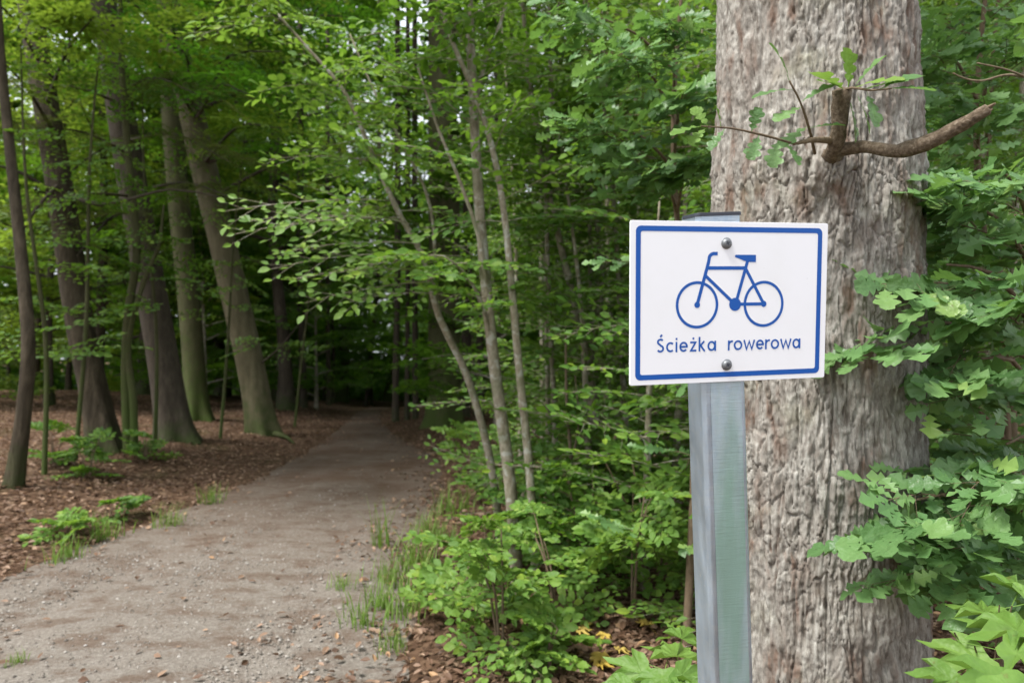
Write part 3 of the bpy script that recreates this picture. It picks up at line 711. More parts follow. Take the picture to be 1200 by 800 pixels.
plant(HB, 'slender spotted hornbeam stem next to the tallest sapling, crossing it higher up', 'sapling', [(s2, rad(.028, .026, .024, .021, .017, .012, .007))],
      stem_sprays(s2, rg, 34, .5, 1, (.45, .85), .068), 'sapling_bark', 'beech', 'beech_leaf', HEX, 230)
D3 = 4.6
s3 = px_stem([(590, 640, D3), (578, 560, D3), (560, 480, D3), (541, 425, D3), (514, 370, D3 - .1), (496, 300, D3 - .2), (470, 255, D3 - .2), (440, 190, D3 - .2), (405, 110, D3 - .2), (362, 58, D3 - .2), (310, 0, D3 - .2)])
sp = stem_sprays(s3, rg, 30, .45, 1, (.45, .85), .07, (-.1, .35))
for (x, y, a, s) in [(500, 330, 2.9, .75), (495, 300, 3.4, .9), (488, 285, 2.6, .85), (520, 345, 3.7, .6), (470, 255, 3.0, 1.0), (455, 235, 3.4, .95), (462, 262, 2.7, .9), (505, 318, 3.2, .8), (480, 262, 3.9, .7), (540, 300, 3.6, .7)]:
    sp.append((P(x, y, D3 - .25), (math.cos(a), math.sin(a) * .5 - .35, rg.uniform(-.05, .12)), s, rg.normal(-.38, .2), .066))
plant(HB, 'crooked hornbeam stem leaning far out over the path, with bright green tiered sprays', 'sapling', [(s3, rad(.030, .028, .025, .021, .016, .012, .007)), ([P(512, 365, D3 - .1), P(505, 245, D3), P(475, 175, D3), P(440, 110, D3), P(410, 40, D3)], rad(.013, .011, .009, .006))], sp, 'sapling_bark', 'beech', 'bright_leaf', HEX, 290)
D4 = 4.9
s4 = px_stem([(650, 640, D4), (650, 500, D4), (642, 320, D4), (640, 200, D4), (645, 100, D4), (640, -100, D4)])
plant(HB, 'upright thin brown hornbeam pole among the thicket, straight to the top', 'sapling', [(s4, rad(.022, .02, .018, .016, .012, .008))], stem_sprays(s4, rg, 36, .25, 1, (.4, .8), .068), 'sapling_bark', 'beech', 'beech_leaf', HEX, 180)
D5 = 4.9
s5 = px_stem([(735, 640, D5), (722, 600, D5), (702, 520, D5), (690, 430, D5), (660, 300, D5), (640, 215, D5), (622, 110, D5), (612, 0, D5), (600, -150, D5)])
plant(HB, 'reddish brown hornbeam stem slanting through the thicket, bent near the ground', 'sapling', [(s5, rad(.034, .032, .028, .026, .022, .018, .012, .008)), ([P(640, 215, D5), P(650, 150, D5), P(646, 80, D5), P(655, 0, D5)], rad(.014, .012, .009, .006)), ([P(690, 430, D5), P(706, 330, D5 + .1), P(690, 200, D5 + .1), P(684, 90, D5 + .1), P(690, 0, D5)], rad(.017, .014, .011, .007))], stem_sprays(s5, rg, 44, .3, 1, (.45, .85), .068), 'sapling_bark', 'beech', 'beech_leaf', HEX, 220)
D6 = 4.4
s6 = px_stem([(663, 690, D6), (667, 620, D6), (669, 540, D6), (664, 470, D6), (663, 390, D6)])
plant(HB, 'thin pale dry stick standing between the leafy saplings', 'sapling', [(s6, rad(.013, .012, .010, .007)), ([P(668, 545, D6), P(678, 500, D6 - .05), P(674, 440, D6 - .1)], rad(.008, .006, .003))], stem_sprays(s6, rg, 3, .3, .8, (.2, .35), .06), 'pale_twig', 'beech', 'beech_leaf', HEX, 60)
D7 = 5.6
s7 = px_stem([(708, 620, D7), (700, 500, D7), (697, 380, D7), (703, 240, D7), (712, 120, D7), (700, 0, D7), (690, -150, D7)])
plant(HB, 'grey hornbeam pole half hidden in leaves behind the slanting stem', 'sapling', [(s7, rad(.026, .024, .022, .018, .014, .008))], stem_sprays(s7, rg, 54, .12, 1, (.5, .95), .07), 'sapling_bark', 'beech', 'beech_leaf', HEX, 150)
# thicket behind the sign and the oak
thick = [(.62, 5.2, 4.6), (1.05, 4.5, 3.6), (1.35, 5.6, 5.6), (.95, 6.6, 6.2), (1.9, 5.0, 5.0), (2.0, 6.4, 6.5), (2.9, 5.4, 5.4), (3.6, 6.4, 6.2), (.35, 7.6, 6.6), (1.5, 8.2, 7.2), (2.7, 8.0, 7.0), (4.4, 7.4, 7.0), (.75, 3.9, 2.2), (1.2, 3.5, 2.0), (3.0, 4.2, 4.6), (3.4, 4.9, 5.2), (4.3, 5.6, 5.6), (5.2, 6.6, 6.2), (3.9, 8.3, 7.0), (5.8, 8.4, 7.2), (2.35, 4.3, 4.2), (.3, 5.3, 3.4), (.55, 4.55, 3.0), (.88, 5.0, 4.2), (1.15, 4.15, 3.2), (1.6, 4.4, 4.4), (.1, 6.4, 5.0)]
THICK = ['leafy hornbeam sapling just behind the slanting reddish stem', 'waist high stemmed hornbeam filling the gap below the sign', 'tall hornbeam sapling with leaves showing over the sign', 'hornbeam sapling in the darker second row of the thicket', 'hornbeam sapling pressed close behind the old oak trunk',
         'tall shaded hornbeam hidden behind the old oak', 'hornbeam sapling showing beyond the old oak and the young oaks', 'tall hornbeam at the back of the young oaks', 'hornbeam at the trail end of the thicket, behind the tallest sapling', 'tall hornbeam at the back of the thicket behind the sign',
         'hornbeam at the back of the thicket behind the old oak', 'outermost hornbeam beyond the young oaks', 'short leafy hornbeam in front of the thicket by the seedlings', 'low leafy hornbeam right behind the sign post', 'hornbeam sapling mixed in among the young oaks', 'leafy hornbeam behind the slim young oak', 'hornbeam standing farther out behind the young oaks', 'hornbeam at the outer end of the thicket', 'tall hornbeam in the back row behind the young oaks', 'farthest outer hornbeam at the back of the thicket', 'hornbeam squeezed between old oak and slim young oak', 'leafy hornbeam between the upright pole and the slanting stem', 'bushy hornbeam below the lower edge of the sign, beside the seedlings', 'hornbeam with leaves crowding up beside the sign plate', 'hornbeam close behind the sign post', 'hornbeam filling the gap between sign and old oak', 'hornbeam behind the two spotted stems']
for k, (x, y, h) in enumerate(thick):
    b = at_ground(x, y); lx, ly = rg.uniform(-.5, .3), rg.uniform(-.3, .3)
    s = [b, b + (lx * .2, ly * .2, h * .3), b + (lx * .4, ly * .5, h * .62), b + (lx, ly, h)]
    plant(HB, THICK[k], 'sapling', [(s, rad(.022 + .002 * h, .02, .014, .005))],
          stem_sprays(s, rg, int(13 * h), .04, 1, (.45, .95), .066), 'sapling_bark', 'beech', 'bright_leaf' if k % 2 else 'beech_leaf', HEX, 110 if y < 5.1 else 0, 'hornbeam saplings of the thicket')

# low seedlings at the foot of the saplings
def seedling(name, label, x, y, h, n, kind, mat, leaf, size, nobj, group=None, up=(-.05, .4), stems=3):
    b = at_ground(x, y); st = []; sp = []
    for q in range(stems):
        a = rg.uniform(0, 6.28); r_ = rg.uniform(.15, .35) * h
        s = [b + (.02 * math.cos(a), .02 * math.sin(a), -.03), b + (r_ * .4 * math.cos(a), r_ * .4 * math.sin(a), h * .5), b + (r_ * math.cos(a), r_ * math.sin(a), h * rg.uniform(.8, 1))]
        st.append((s, rad(.008, .006, .003))); sp += stem_sprays(s, rg, n // stems, .12, 1, size, leaf, up)
    return plant(name, label, 'seedling' if h < 1.2 else 'shrub', st, sp, 'twig_bark', kind, mat, HEX if kind == 'beech' else LOBED, nobj, group, 5, .0025)
a = G(590, 775); seedling('beech_seedling', 'bushy green beech seedling at the foot of the two spotted stems', a[0], a[1], .62, 19, 'beech', 'bright_leaf', .052, (.22, .42), 290)
a = G(655, 745); seedling('beech_seedling', 'low beech seedling with fresh leaves spreading beside the bushy one', a[0], a[1], .55, 14, 'beech', 'bright_leaf', .052, (.22, .4), 220)
a = G(740, 730); seedling('beech_seedling', 'wide beech seedling reaching from the thicket towards the sign post', a[0], a[1], .7, 18, 'beech', 'bright_leaf', .056, (.26, .46), 230)
a = G(545, 735); seedling('beech_seedling', 'small beech seedling at the edge of the trail with few leaves', a[0], a[1], .42, 8, 'beech', 'bright_leaf', .055, (.2, .35), 100, None, (.1, .6), 2)
a = G(570, 690); seedling('beech_seedling', 'sparse beech seedling behind the bushy one at the path edge', a[0], a[1], .55, 9, 'beech', 'beech_leaf', .06, (.2, .4), 110, None, (.1, .5), 2)
a = G(640, 790); seedling('beech_seedling', 'ankle high beech seedling in leaf litter below the bushy one', a[0], a[1], .2, 9, 'beech', 'bright_leaf', .055, (.18, .3), 110, None, (-.05, .3), 2)
for k, (px, py, h, lab) in enumerate([(690, 705, .7, 'fresh green seedling between the dry stick and the slanting stem'), (765, 700, .8, 'tall leafy seedling close to the thicket behind the sign post'), (720, 655, .9, 'leafy seedling under the slanting reddish stem'), (785, 655, 1.0, 'leafy seedling deeper in the thicket behind the post'), (640, 665, .7, 'leafy seedling behind the two spotted stems')]):
    a = G(px, py); seedling('hornbeam_seedling', lab, a[0], a[1], h, 22, 'beech', 'bright_leaf' if k % 2 else 'beech_leaf', .06, (.25, .48), 110, None, (-.05, .5), 3)
for k, (px, py, h, n, lab) in enumerate([(104, 560, .42, 10, 'leafy green shrub at the foot of the rough leaning trunk'), (64, 545, .4, 6, 'pale green shrub beside the slim bowed tree'), (128, 608, .14, 4, 'tiny green seedling in the leaf litter beside the path'),
                                        (78, 632, .12, 3, 'tiny pale seedling alone in the leaf litter below the bowed tree'), (170, 540, .3, 6, 'small seedling between the twin stems and the spruce'), (545, 560, .6, 9, 'yellowish seedling growing under the crooked leaning stem'), (560, 590, .5, 8, 'small seedling at the foot of the crooked leaning stem')]):
    a = G(px, py); seedling('beech_seedling', lab, a[0], a[1], h, n, 'beech', 'bright_leaf' if k in (3, 5) else 'beech_leaf', .065, (.22, .4), 0, None, (.0, .6), 3)

exec_after = []
# ------------------------------------------------------------------ the old oak behind the sign
OD = 2.2; oa = math.radians(23.85); OX, OY = OD * math.sin(oa), OD * math.cos(oa)
def oak_trunk():
    face = math.atan2(-OY, -OX)          # direction from trunk to camera
    k = np.linspace(-1, 1, 400); dense = face + math.radians(112) * k
    coarse = face + math.radians(112) + np.linspace(0, math.radians(136), 50)[1:-1]
    th = np.concatenate([dense, coarse])
    zz = np.concatenate([np.arange(-.15, .35, .03), np.arange(.35, 2.75, .0038), np.linspace(2.78, 8.5, 70)])
    A, Z = np.meshgrid(th, zz)
    r0 = .262 + .16 * np.exp(-np.maximum(Z, 0) / .13) - .012 * np.clip(Z - 2, 0, 9)
    arc = (A - face) * .27
    wx = arc + .006 * fbm(arc / .03, Z / .05, 3, 41) + .03 * fbm(arc / .3, Z / .5, 2, 47)
    wz = Z + .02 * fbm(arc / .03, Z / .08, 3, 43)
    blk = smooth(-.15, .45, fbm(arc / .25 + 4, Z / .35, 2, 61)); blk = np.clip(blk + np.exp(-(Z - 1.8) ** 2 / .05), 0, 1)
    fur = np.abs(fbm(wx / .023, wz / .38, 2, 51)); fur2 = np.abs(fbm(wx / .016 + 7, wz / .20, 2, 55)); bare = smooth(-.35, .25, fbm(arc / .09, Z / .22, 3, 65))
    ridge = smooth(.0, .13, fur) * .6 + smooth(.0, .10, fur2) * .4
    f1, f2, c1 = voro(wx / .022 + .5 * vnoise(wz / .03, wx / .03, 67), wz / .085, 3); crack = smooth(.0, .10, f2 - f1)
    fine = fbm(arc / .011, Z / .022, 4, 71); scale_ = vnoise(wx / .008, wz / .03, 91)
    h = .019 * ridge * (.45 + .55 * bare) + (.001 + .006 * blk) * crack * (.4 + 1.2 * c1) + .0038 * fine + .0028 * scale_ * ridge + .0024 * vnoise(wx / .0055, wz / .014, 95)
    r = r0 + h + .012 * fbm(np.cos(A) * 2 + 9, Z * 1.5 + np.sin(A) * 2, 3, 81)
    lump = np.exp(-(((A - (face + .14)) * .27) ** 2 / .0035 + (Z - 1.885) ** 2 / .0045)); r = r + .032 * lump
    V = np.stack([OX + r * np.cos(A), OY + r * np.sin(A), Z + 0 * A], -1)
    n, m = len(zz), len(th); i = np.arange(n - 1)[:, None] * m; j = np.arange(m)[None]; q = (j + 1) % m
    F = np.stack([i + j, i + q, i + m + q, i + m + j], -1).reshape(-1, 4)
    return V.reshape(-1, 3), F
base = np.array([OX, OY, float(gz(OX, OY))])
oak = empty('oak_tree', base); tag(oak, 'thick old oak trunk with furrowed grey bark behind the bicycle sign', 'tree')
V, F = oak_trunk(); V = V - base
ob('trunk', mesh_np('trunk', V, [F], M['oak_bark']), oak)
c = ob('crown', KIND['canopy'][1][1], oak, (.6, .8, 4.0)); c.rotation_euler[2] = .5; c.scale = (.55, .55, .8)
def oak_branch(pts, r, mat='pale_twig', sides=10, knob=True):
    p = resample(pts, .015); rr = np.interp(np.linspace(0, 1, len(p)), np.linspace(0, 1, len(r)), r)
    Vt, Ft = tube(p - base, rr, sides, True, lambda a, s: 1 + .2 * fbm(a * 1.5 + 0 * s, s * 30 + 0 * a, 3, 5) + .10 * fbm(a * 4 + 0 * s, s * 110 + 0 * a, 2, 9))
    mb = MB(); mb.add(Vt, Ft); return ob('branch', mb.mesh('branch', M[mat]), oak)
DS = 1.725
oak_branch([P(975, 192, DS + .12), P(976, 180, DS - .02), P(982, 160, DS - .06), P(984, 135, DS - .07), P(987, 106, DS - .09)], [.060, .034, .022, .017, .022], 'rough_stub')
oak_branch([P(980, 176, DS - .03), P(1010, 172, DS - .06), P(1050, 177, DS - .12), P(1085, 168, DS - .18), P(1120, 150, DS - .22), P(1158, 128, DS - .26)], [.018, .014, .016, .019, .016, .0125], 'rough_stub')
for q in range(5):
    e_ = P(1156 + 2 * math.sin(q * 2.2), 129 + 3 * math.cos(q * 2.2), DS - .26); oak_branch([e_, e_ + unit(P(1158, 128, DS - .26) - P(1130, 145, DS - .23)) * .006, e_ + unit(P(1158, 128, DS - .26) - P(1130, 145, DS - .23)) * (.012 + .004 * (q % 3))], [.006, .004, .001], 'pale_twig', 5).name = 'splinter'
oak_branch([P(978, 165, DS - .05), P(955, 164, DS - .08), P(930, 169, DS - .10)], [.009, .007, .003])
def oak_twig(pts, r, leaves):
    tw = oak_branch(pts, r, 'twig_bark', 6); tw.name = 'twig'
    for (px, py, d, dx, dy, ln, tiltx, tilty, mat) in leaves:
        q = P(px, py, d); ln = ln * 1.1; x = unit(RT * dx - UP * dy + FW * tiltx); z = unit(np.array([0, 0, 1.0]) + RT * tilty - FW * .5); y = unit(np.cross(z, x)); z = np.cross(x, y)
        m = Matrix.Identity(4)
        for a_ in range(3): m[a_][0], m[a_][1], m[a_][2], m[a_][3] = x[a_] * ln, y[a_] * ln, z[a_] * ln, q[a_] - base[a_]
        o = bpy.data.objects.new('leaf', near_mesh('oak', int(px + py) % 5, mat)); col.objects.link(o); o.parent = tw; o.matrix_basis = m
# shoots: upright left, along to the left, crown of leaves on the stub
oak_twig([P(955, 180, DS), P(948, 150, DS - .08), P(938, 120, DS - .12), P(925, 95, DS - .14)], [.004, .003, .002],
         [(925, 95, DS - .14, -.3, -.9, .085, -.2, .3, 'oak_leaf'), (930, 105, DS - .13, -1, -.1, .08, .2, -.2, 'oak_leaf'), (938, 120, DS - .12, .8, -.5, .075, -.2, .3, 'oak_leaf'), (940, 125, DS - .12, -.9, .3, .07, -.3, .1, 'oak_leaf'), (947, 148, DS - .09, -.8, .4, .075, -.2, 0, 'oak_leaf'), (948, 150, DS - .09, .9, -.1, .07, -.3, .2, 'oak_leaf')])
oak_twig([P(932, 169, DS - .10), P(900, 160, DS - .16), P(860, 151, DS - .22), P(822, 148, DS - .28)], [.003, .0025, .0015],
         [(822, 148, DS - .28, -1, .1, .06, -.2, .3, 'maple_leaf'), (830, 149, DS - .27, -.5, -.8, .05, .1, -.4, 'maple_leaf'), (828, 150, DS - .27, -.7, .6, .05, -.3, .2, 'maple_leaf'), (845, 151, DS - .24, -.2, -.9, .045, -.2, .4, 'maple_leaf'), (850, 151, DS - .23, -.6, .7, .05, .1, .2, 'oak_leaf'), (880, 156, DS - .19, .2, -.9, .05, -.3, .2, 'oak_leaf'), (890, 158, DS - .18, -.4, .8, .06, -.3, .2, 'oak_leaf'), (912, 164, DS - .14, -.3, .9, .065, -.3, .2, 'oak_leaf'), (920, 166, DS - .12, .4, .8, .06, -.3, .2, 'oak_leaf')])
oak_twig([P(985, 108, DS - .08), P(998, 103, DS - .12), P(1020, 106, DS - .17), P(1045, 104, DS - .20)], [.004, .003, .002],
         [(990, 106, DS - .10, -1, -.35, .10, -.5, -.3, 'maple_leaf'), (994, 104, DS - .11, -.2, -.8, .085, -.5, .2, 'maple_leaf'), (1000, 103, DS - .12, .5, -.7, .08, -.4, .3, 'oak_leaf'), (1012, 105, DS - .15, .9, -.2, .09, -.4, .1, 'maple_leaf'), (1030, 105, DS - .18, .9, -.5, .085, -.2, .3, 'oak_leaf'), (1045, 104, DS - .20, 1, .0, .08, -.2, .2, 'oak_leaf'), (1015, 106, DS - .16, .2, .9, .08, -.2, .2, 'oak_leaf'), (1005, 112, DS - .1, .5, .9, .085, .1, .2, 'oak_leaf'), (996, 120, DS - .08, .3, 1, .085, .1, .3, 'oak_leaf'), (988, 104, DS - .12, -.8, -.1, .08, -.6, .1, 'maple_leaf'), (1003, 102, DS - .15, .7, -.15, .085, -.6, -.2, 'maple_leaf')])

# ------------------------------------------------------------------ young oaks on the far side of the trunk, maples at the foot
def branch_sprays(o, tip, n, rg, size, leaf, spread=.8):
    o = np.asarray(o, float); tip = np.asarray(tip, float); v = tip - o; out = []; s = 1
    for t in np.linspace(.35, 1, n):
        s = -s; a = s * rg.uniform(.2, spread) * (1.1 - t)
        d = np.array([v[0] * math.cos(a) - v[1] * math.sin(a), v[0] * math.sin(a) + v[1] * math.cos(a), v[2] * .5]); d = unit(d) + (0, 0, rg.uniform(-.2, .15))
        out.append((o + v * t + (0, 0, -.05 * t * t), d, size * rg.uniform(.8, 1.2) * (1.2 - .4 * t), rg.normal(0, .3), leaf * rg.uniform(.85, 1.15)))
    return out
rg = np.random.default_rng(14)
def young_oak(label, bx, by, h, twigs, n_top, nobj, leaf=.085, size=.30, spr=(.28, .5)):
    b = at_ground(bx, by); s = [b - (0, 0, .05), b + (.05, .02, h * .3), b + (-.03, .05, h * .65), b + (.06, .0, h)]
    st = [(s, rad(.02, .017, .012, .005))]; sp = stem_sprays(s, rg, n_top, .1, 1, spr, leaf, (-.05, .5), .4)
    p = resample(s, .05)
    for (px, py, d) in twigs:
        tip = P(px, py, d); k = np.argmin(np.abs(p[:, 2] - (tip[2] - .12))); o = p[k]
        st.append(([o, (o + tip) / 2 + (0, 0, .05), tip], rad(.008, .006, .003))); sp += branch_sprays(o, tip, 5, rg, size, leaf)
    return plant('oak_sapling', label, 'sapling', st, sp, 'twig_bark', 'oak', 'oak_leaf', LOBED, nobj, None, 7, .003)
young_oak('young oak with bluish lobed leaves reaching in front of the old trunk', 1.62, 2.05, 2.3, [(1040, 378, 1.75), (1075, 585, 1.62), (1110, 310, 1.8), (1120, 560, 1.7), (1150, 420, 1.75), (1100, 640, 1.65), (1160, 610, 1.7), (1130, 240, 1.9), (1180, 520, 1.7), (1185, 350, 1.75), (1170, 200, 1.85)], 18, 290)
young_oak('tall young oak with dense lobed leaves just behind the old trunk', 1.95, 2.75, 3.4, [(1110, 200, 2.6), (1100, 60, 2.6), (1150, 130, 2.5), (1120, 480, 2.7), (1170, 280, 2.6), (1130, 350, 2.5), (1180, 440, 2.5), (1190, 60, 2.5), (1110, 420, 2.6)], 44, 290, .085, .34, (.35, .6))
young_oak('slim young oak filling the gap between thicket and tall young oak', 2.6, 3.6, 3.8, [(1140, 100, 3.2), (1180, 330, 3.3), (1110, 300, 3.2), (1150, 440, 3.2), (1120, 20, 3.2)], 54, 180, .085, .36, (.35, .65))
young_oak('young oak with large lobed leaves hanging above the sign beside the old trunk', .78, 3.1, 3.6, [(790, 40, 2.8), (740, 70, 2.8), (800, 110, 2.7), (720, 150, 2.9), (700, 20, 2.9), (770, 200, 2.9), (810, 190, 2.8)], 10, 220, .085, .36, (.3, .5))
# bare crooked twig
tw = MB(); q0 = P(1215, 92, 1.9)
for pts, r in (([P(1215, 92, 1.9), P(1180, 88, 1.85), P(1150, 95, 1.8), P(1130, 92, 1.8), P(1117, 86, 1.78)], .0042), ([P(1205, 92, 1.88), P(1180, 82, 1.8), P(1145, 74, 1.75)], .0035)):
    V, F = tube(resample(pts, .02) - q0, np.linspace(r, r * .5, len(resample(pts, .02))), 6); tw.add(V, F)
bt = np.array([1.62, 2.05, 0]); 
dry = empty('dry_twig', at_ground(1.72, 1.98)); tag(dry, 'bare pale forked dry twig poking out beside the old oak', 'twig')
b0 = np.array(dry.location); ob('fork', tw.mesh('fork', M['pale_twig']), dry, q0 - b0)
mb = MB(); sp_ = resample([b0 - (0, 0, .05), b0 + (.03, .02, .6), b0 + (.0, .03, 1.4), q0], .1); V, F = tube(sp_ - b0, np.linspace(.010, .0045, len(sp_)), 6); mb.add(V, F); ob('stem', mb.mesh('stem', M['twig_bark']), dry)

def maple(label, x, y, leaves, n_extra=0):
    b = at_ground(x, y); root = empty('maple_seedling', b); tag(root, label, 'seedling'); mb = MB(); r = np.random.default_rng(int(x * 100))
    top = np.mean([P(*l[:3]) for l in leaves], axis=0); s = resample([b - (0, 0, .03), b + (.02, .02, (top[2] - b[2]) * .5), np.array([b[0], b[1], top[2] - .12])], .05)
    V, F = tube(s - b, np.linspace(.007, .004, len(s)), 6); mb.add(V, F)
    for (px, py, d, az, el, ln) in leaves:
        c_ = P(px, py, d)                                             # leaf centre
        x_ = np.array([math.cos(az) * math.cos(el), math.sin(az) * math.cos(el), math.sin(el)])
        z_ = unit(np.array([r.normal(0, .25), -.45 + r.normal(0, .2), 1])); y_ = unit(np.cross(z_, x_)); z_ = np.cross(x_, y_)
        o_ = c_ - x_ * ln * .3
        m = Matrix.Identity(4)
        for a_ in range(3): m[a_][0], m[a_][1], m[a_][2], m[a_][3] = x_[a_] * ln, y_[a_] * ln, z_[a_] * ln, o_[a_] - b[a_]
        l = bpy.data.objects.new('leaf', near_mesh('maple', int(r.integers(4)), 'maple_leaf')); col.objects.link(l); l.parent = root; l.matrix_basis = m
        e = o_ - x_ * ln * .5; k = s[min(len(s) - 1, max(2, int(len(s) * .8)))]
        V, F = tube(resample([k, (k + e) / 2 + (0, 0, .02), e], .03) - b, .0016, 4, False); mb.add(V, F)
    ob('stem', mb.mesh('stem', M['twig_bark']), root)
maple('maple seedling with big fresh leaves at the foot of the old oak', .98, 1.42,
      [(1135, 775, 1.25, 3.3, -.1, .125), (1180, 735, 1.28, 2.4, .05, .13), (1165, 800, 1.15, -1.9, -.2, .13), (1205, 770, 1.2, -.8, -.1, .14), (1150, 715, 1.4, 1.4, .1, .10), (1195, 690, 1.4, .8, .1, .12), (1110, 800, 1.2, -2.6, -.2, .10), (1190, 815, 1.1, -1.4, -.2, .13), (1215, 705, 1.35, .2, 0, .11)])
maple('maple seedling with yellow green leaves right behind the sign post', .42, 1.62,
      [(745, 790, 1.55, 3.3, -.15, .125), (790, 765, 1.6, 1.7, .1, .12), (775, 800, 1.5, -1.9, -.2, .12), (805, 795, 1.5, -.6, -.2, .11), (730, 810, 1.5, -2.6, -.2, .10), (800, 745, 1.7, 1.2, .2, .09)])

# ------------------------------------------------------------------ the sign
TH = math.radians(13.4); ROLL = math.radians(1.8); SD = 1.1
u0 = np.array([math.cos(TH), math.sin(TH), 0]); n0 = np.array([math.sin(TH), -math.cos(TH), 0]); z0 = np.array([0, 0, 1.0])
su = unit(RT * .9717 + UP * .0256 + FW * .2347); sv = -RT * .0182 + UP * .9969 - FW * .076; sv = unit(sv - su * (su @ sv)); n0 = np.cross(su, sv)
SW, SH = .353, .257
SC = CAM + SW * (RT * .5232 - UP * .1971 + FW * 3.0329) + su * SW / 2 + sv * SH / 2
foot = SC - sv * (SC[2] / sv[2]); foot[2] = float(gz(foot[0], foot[1])); 
sign = empty('path_sign', foot); tag(sign, 'white bicycle path sign with blue border on a galvanised post', 'sign')
RS = Matrix(((su[0], sv[0], n0[0], 0), (su[1], sv[1], n0[1], 0), (su[2], sv[2], n0[2], 0), (0, 0, 0, 1)))   # local x right, y up, z towards the viewer
def sign_obj(name, me, parent, local):
    """object whose axes are the plate's; local: its origin in plate millimetres from the plate's lower corner"""
    o = bpy.data.objects.new(name, me); col.objects.link(o); o.parent = parent
    if parent is sign:
        q = SC + su * (local[0] - SW / 2) + sv * (local[1] - SH / 2) + n0 * local[2] - foot
        o.matrix_basis = Matrix.Translation(Vector(q)) @ RS
    else: o.location = local
    return o
def rounded(w, h, r, n=6, cx=0, cy=0):
    pts = []
    for (sx, sy, a0) in ((1, 1, 0), (-1, 1, 90), (-1, -1, 180), (1, -1, 270)):
        for k in range(n + 1):
            a = math.radians(a0 + 90 * k / n); pts.append((cx + sx * (w / 2 - r) + r * math.cos(a), cy + sy * (h / 2 - r) + r * math.sin(a)))
    return np.array(pts)
def slab(poly, z0_, z1_, bev=0.0):
    n = len(poly); c_ = poly.mean(0)
    rings = [(poly, z0_), (poly, z1_ - bev), (c_ + (poly - c_) * (1 - bev / .15), z1_)] if bev else [(poly, z0_), (poly, z1_)]
    V = np.concatenate([np.column_stack([p, np.full(n, z)]) for p, z in rings]); F = []
    for q in range(len(rings) - 1):
        j = np.arange(n); k = (j + 1) % n; F.append(np.stack([q * n + j, q * n + k, (q + 1) * n + k, (q + 1) * n + j], -1))
    V = np.vstack([V, [*c_, rings[-1][1]], [*c_, z0_]]); e = (len(rings) - 1) * n; t = len(V)
    j = np.arange(n); k = (j + 1) % n
    return V, [np.concatenate(F), np.concatenate([np.stack([e + j, e + k, np.full(n, t - 2)], -1), np.stack([k, j, np.full(n, t - 1)], -1)])]
# plate: origin at its lower corner, front face at z = 0
mb = MB(); V, F = slab(rounded(SW, SH, .003, 4, SW / 2, SH / 2), -.003, 0, .0004); mb.add(V, F)
pm = mb.mesh('plate', M['white_paint'], False)
plate = sign_obj('plate', pm, sign, (0, 0, 0))
PZ = .0003                                                             # print stands a hair proud of the paint
def ring_mesh(o, i_):
    n = len(o); V = np.vstack([np.column_stack([o, np.full(n, PZ)]), np.column_stack([i_, np.full(n, PZ)])]); j = np.arange(n); k = (j + 1) % n
    return V, [np.stack([j, k, n + k, n + j], -1)]
mb = MB(); cx_, cy_ = .1755, .1285
V, F = ring_mesh(rounded(.333, .241, .0085, 8, cx_, cy_), rounded(.3165, .2245, .0035, 8, cx_, cy_)); mb.add(V, F)
sign_obj('border', mb.mesh('border', M['blue_print'], False), plate, (0, 0, 0))
def stroke(mb, pts, wd, z=PZ, closed=False, scale=1.0, off=(0, 0)):
    p = np.asarray(pts, float) * scale + np.asarray(off); wd *= scale
    if closed: t = np.roll(p, -1, 0) - np.roll(p, 1, 0)
    else: t = np.gradient(p, axis=0)
    # mitred offset
    n = len(p); nrm = np.zeros((n, 2)); ext = np.ones(n)
    seg = unit(np.diff(np.vstack([p, p[:1]]) if closed else p, axis=0))
    for q in range(n):
        a_ = seg[q - 1] if (q > 0 or closed) else seg[0]; b_ = seg[q % len(seg)] if (q < n - 1 or closed) else seg[-1]
        m_ = unit(a_ + b_); nrm[q] = (-m_[1], m_[0]); ext[q] = 1 / max(.5, float(a_ @ m_))
    L_ = p + nrm * (ext * wd / 2)[:, None]; R_ = p - nrm * (ext * wd / 2)[:, None]
    V = np.vstack([np.column_stack([L_, np.full(n, z)]), np.column_stack([R_, np.full(n, z)])])
    j = np.arange(n if closed else n - 1); k = (j + 1) % n
    mb.add(V, [np.stack([n + j, n + k, k, j], -1)])
def disc(mb, c_, r, z=PZ, n=32):
    a_ = np.arange(n) * 2 * math.pi / n; V = np.column_stack([c_[0] + r * np.cos(a_), c_[1] + r * np.sin(a_), np.full(n, z)]); V = np.vstack([V, [*c_, z]])
    j = np.arange(n); mb.add(V, [np.stack([j, (j + 1) % n, np.full(n, n)], -1)])
def arc(cx, cy, rx, ry, a0, a1, n=24):
    a_ = np.radians(np.linspace(a0, a1, n)); return np.column_stack([cx + rx * np.cos(a_), cy + ry * np.sin(a_)])
mm = .001
bk = MB(); lay = [PZ]
def S(pts, wd, closed=False): lay[0] += .00001; stroke(bk, np.asarray(pts, float) * mm, wd * mm, lay[0], closed)
S(arc(114.7, 125.2, 35.0, 35.4, 0, 360, 65)[:-1], 4.6, True); S(arc(234.5, 125.3, 34.6, 35.4, 0, 360, 65)[:-1], 4.6, True)
S(np.vstack([[(114.7, 125.3), (133.6, 192)], arc(143.8, 196.9, 9.6, 9.6, 152, 90, 8), [(149.8, 206.5)]]), 5.6)
S([(131, 183.6), (203, 183.6)], 5.6); S([(126.8, 173), (180, 127)], 5.2); S([(183.5, 127), (204.2, 197)], 5.4); S([(182, 125.4), (234.5, 125.4)], 5.2); S([(200.2, 183), (234.5, 125.4)], 5.2)
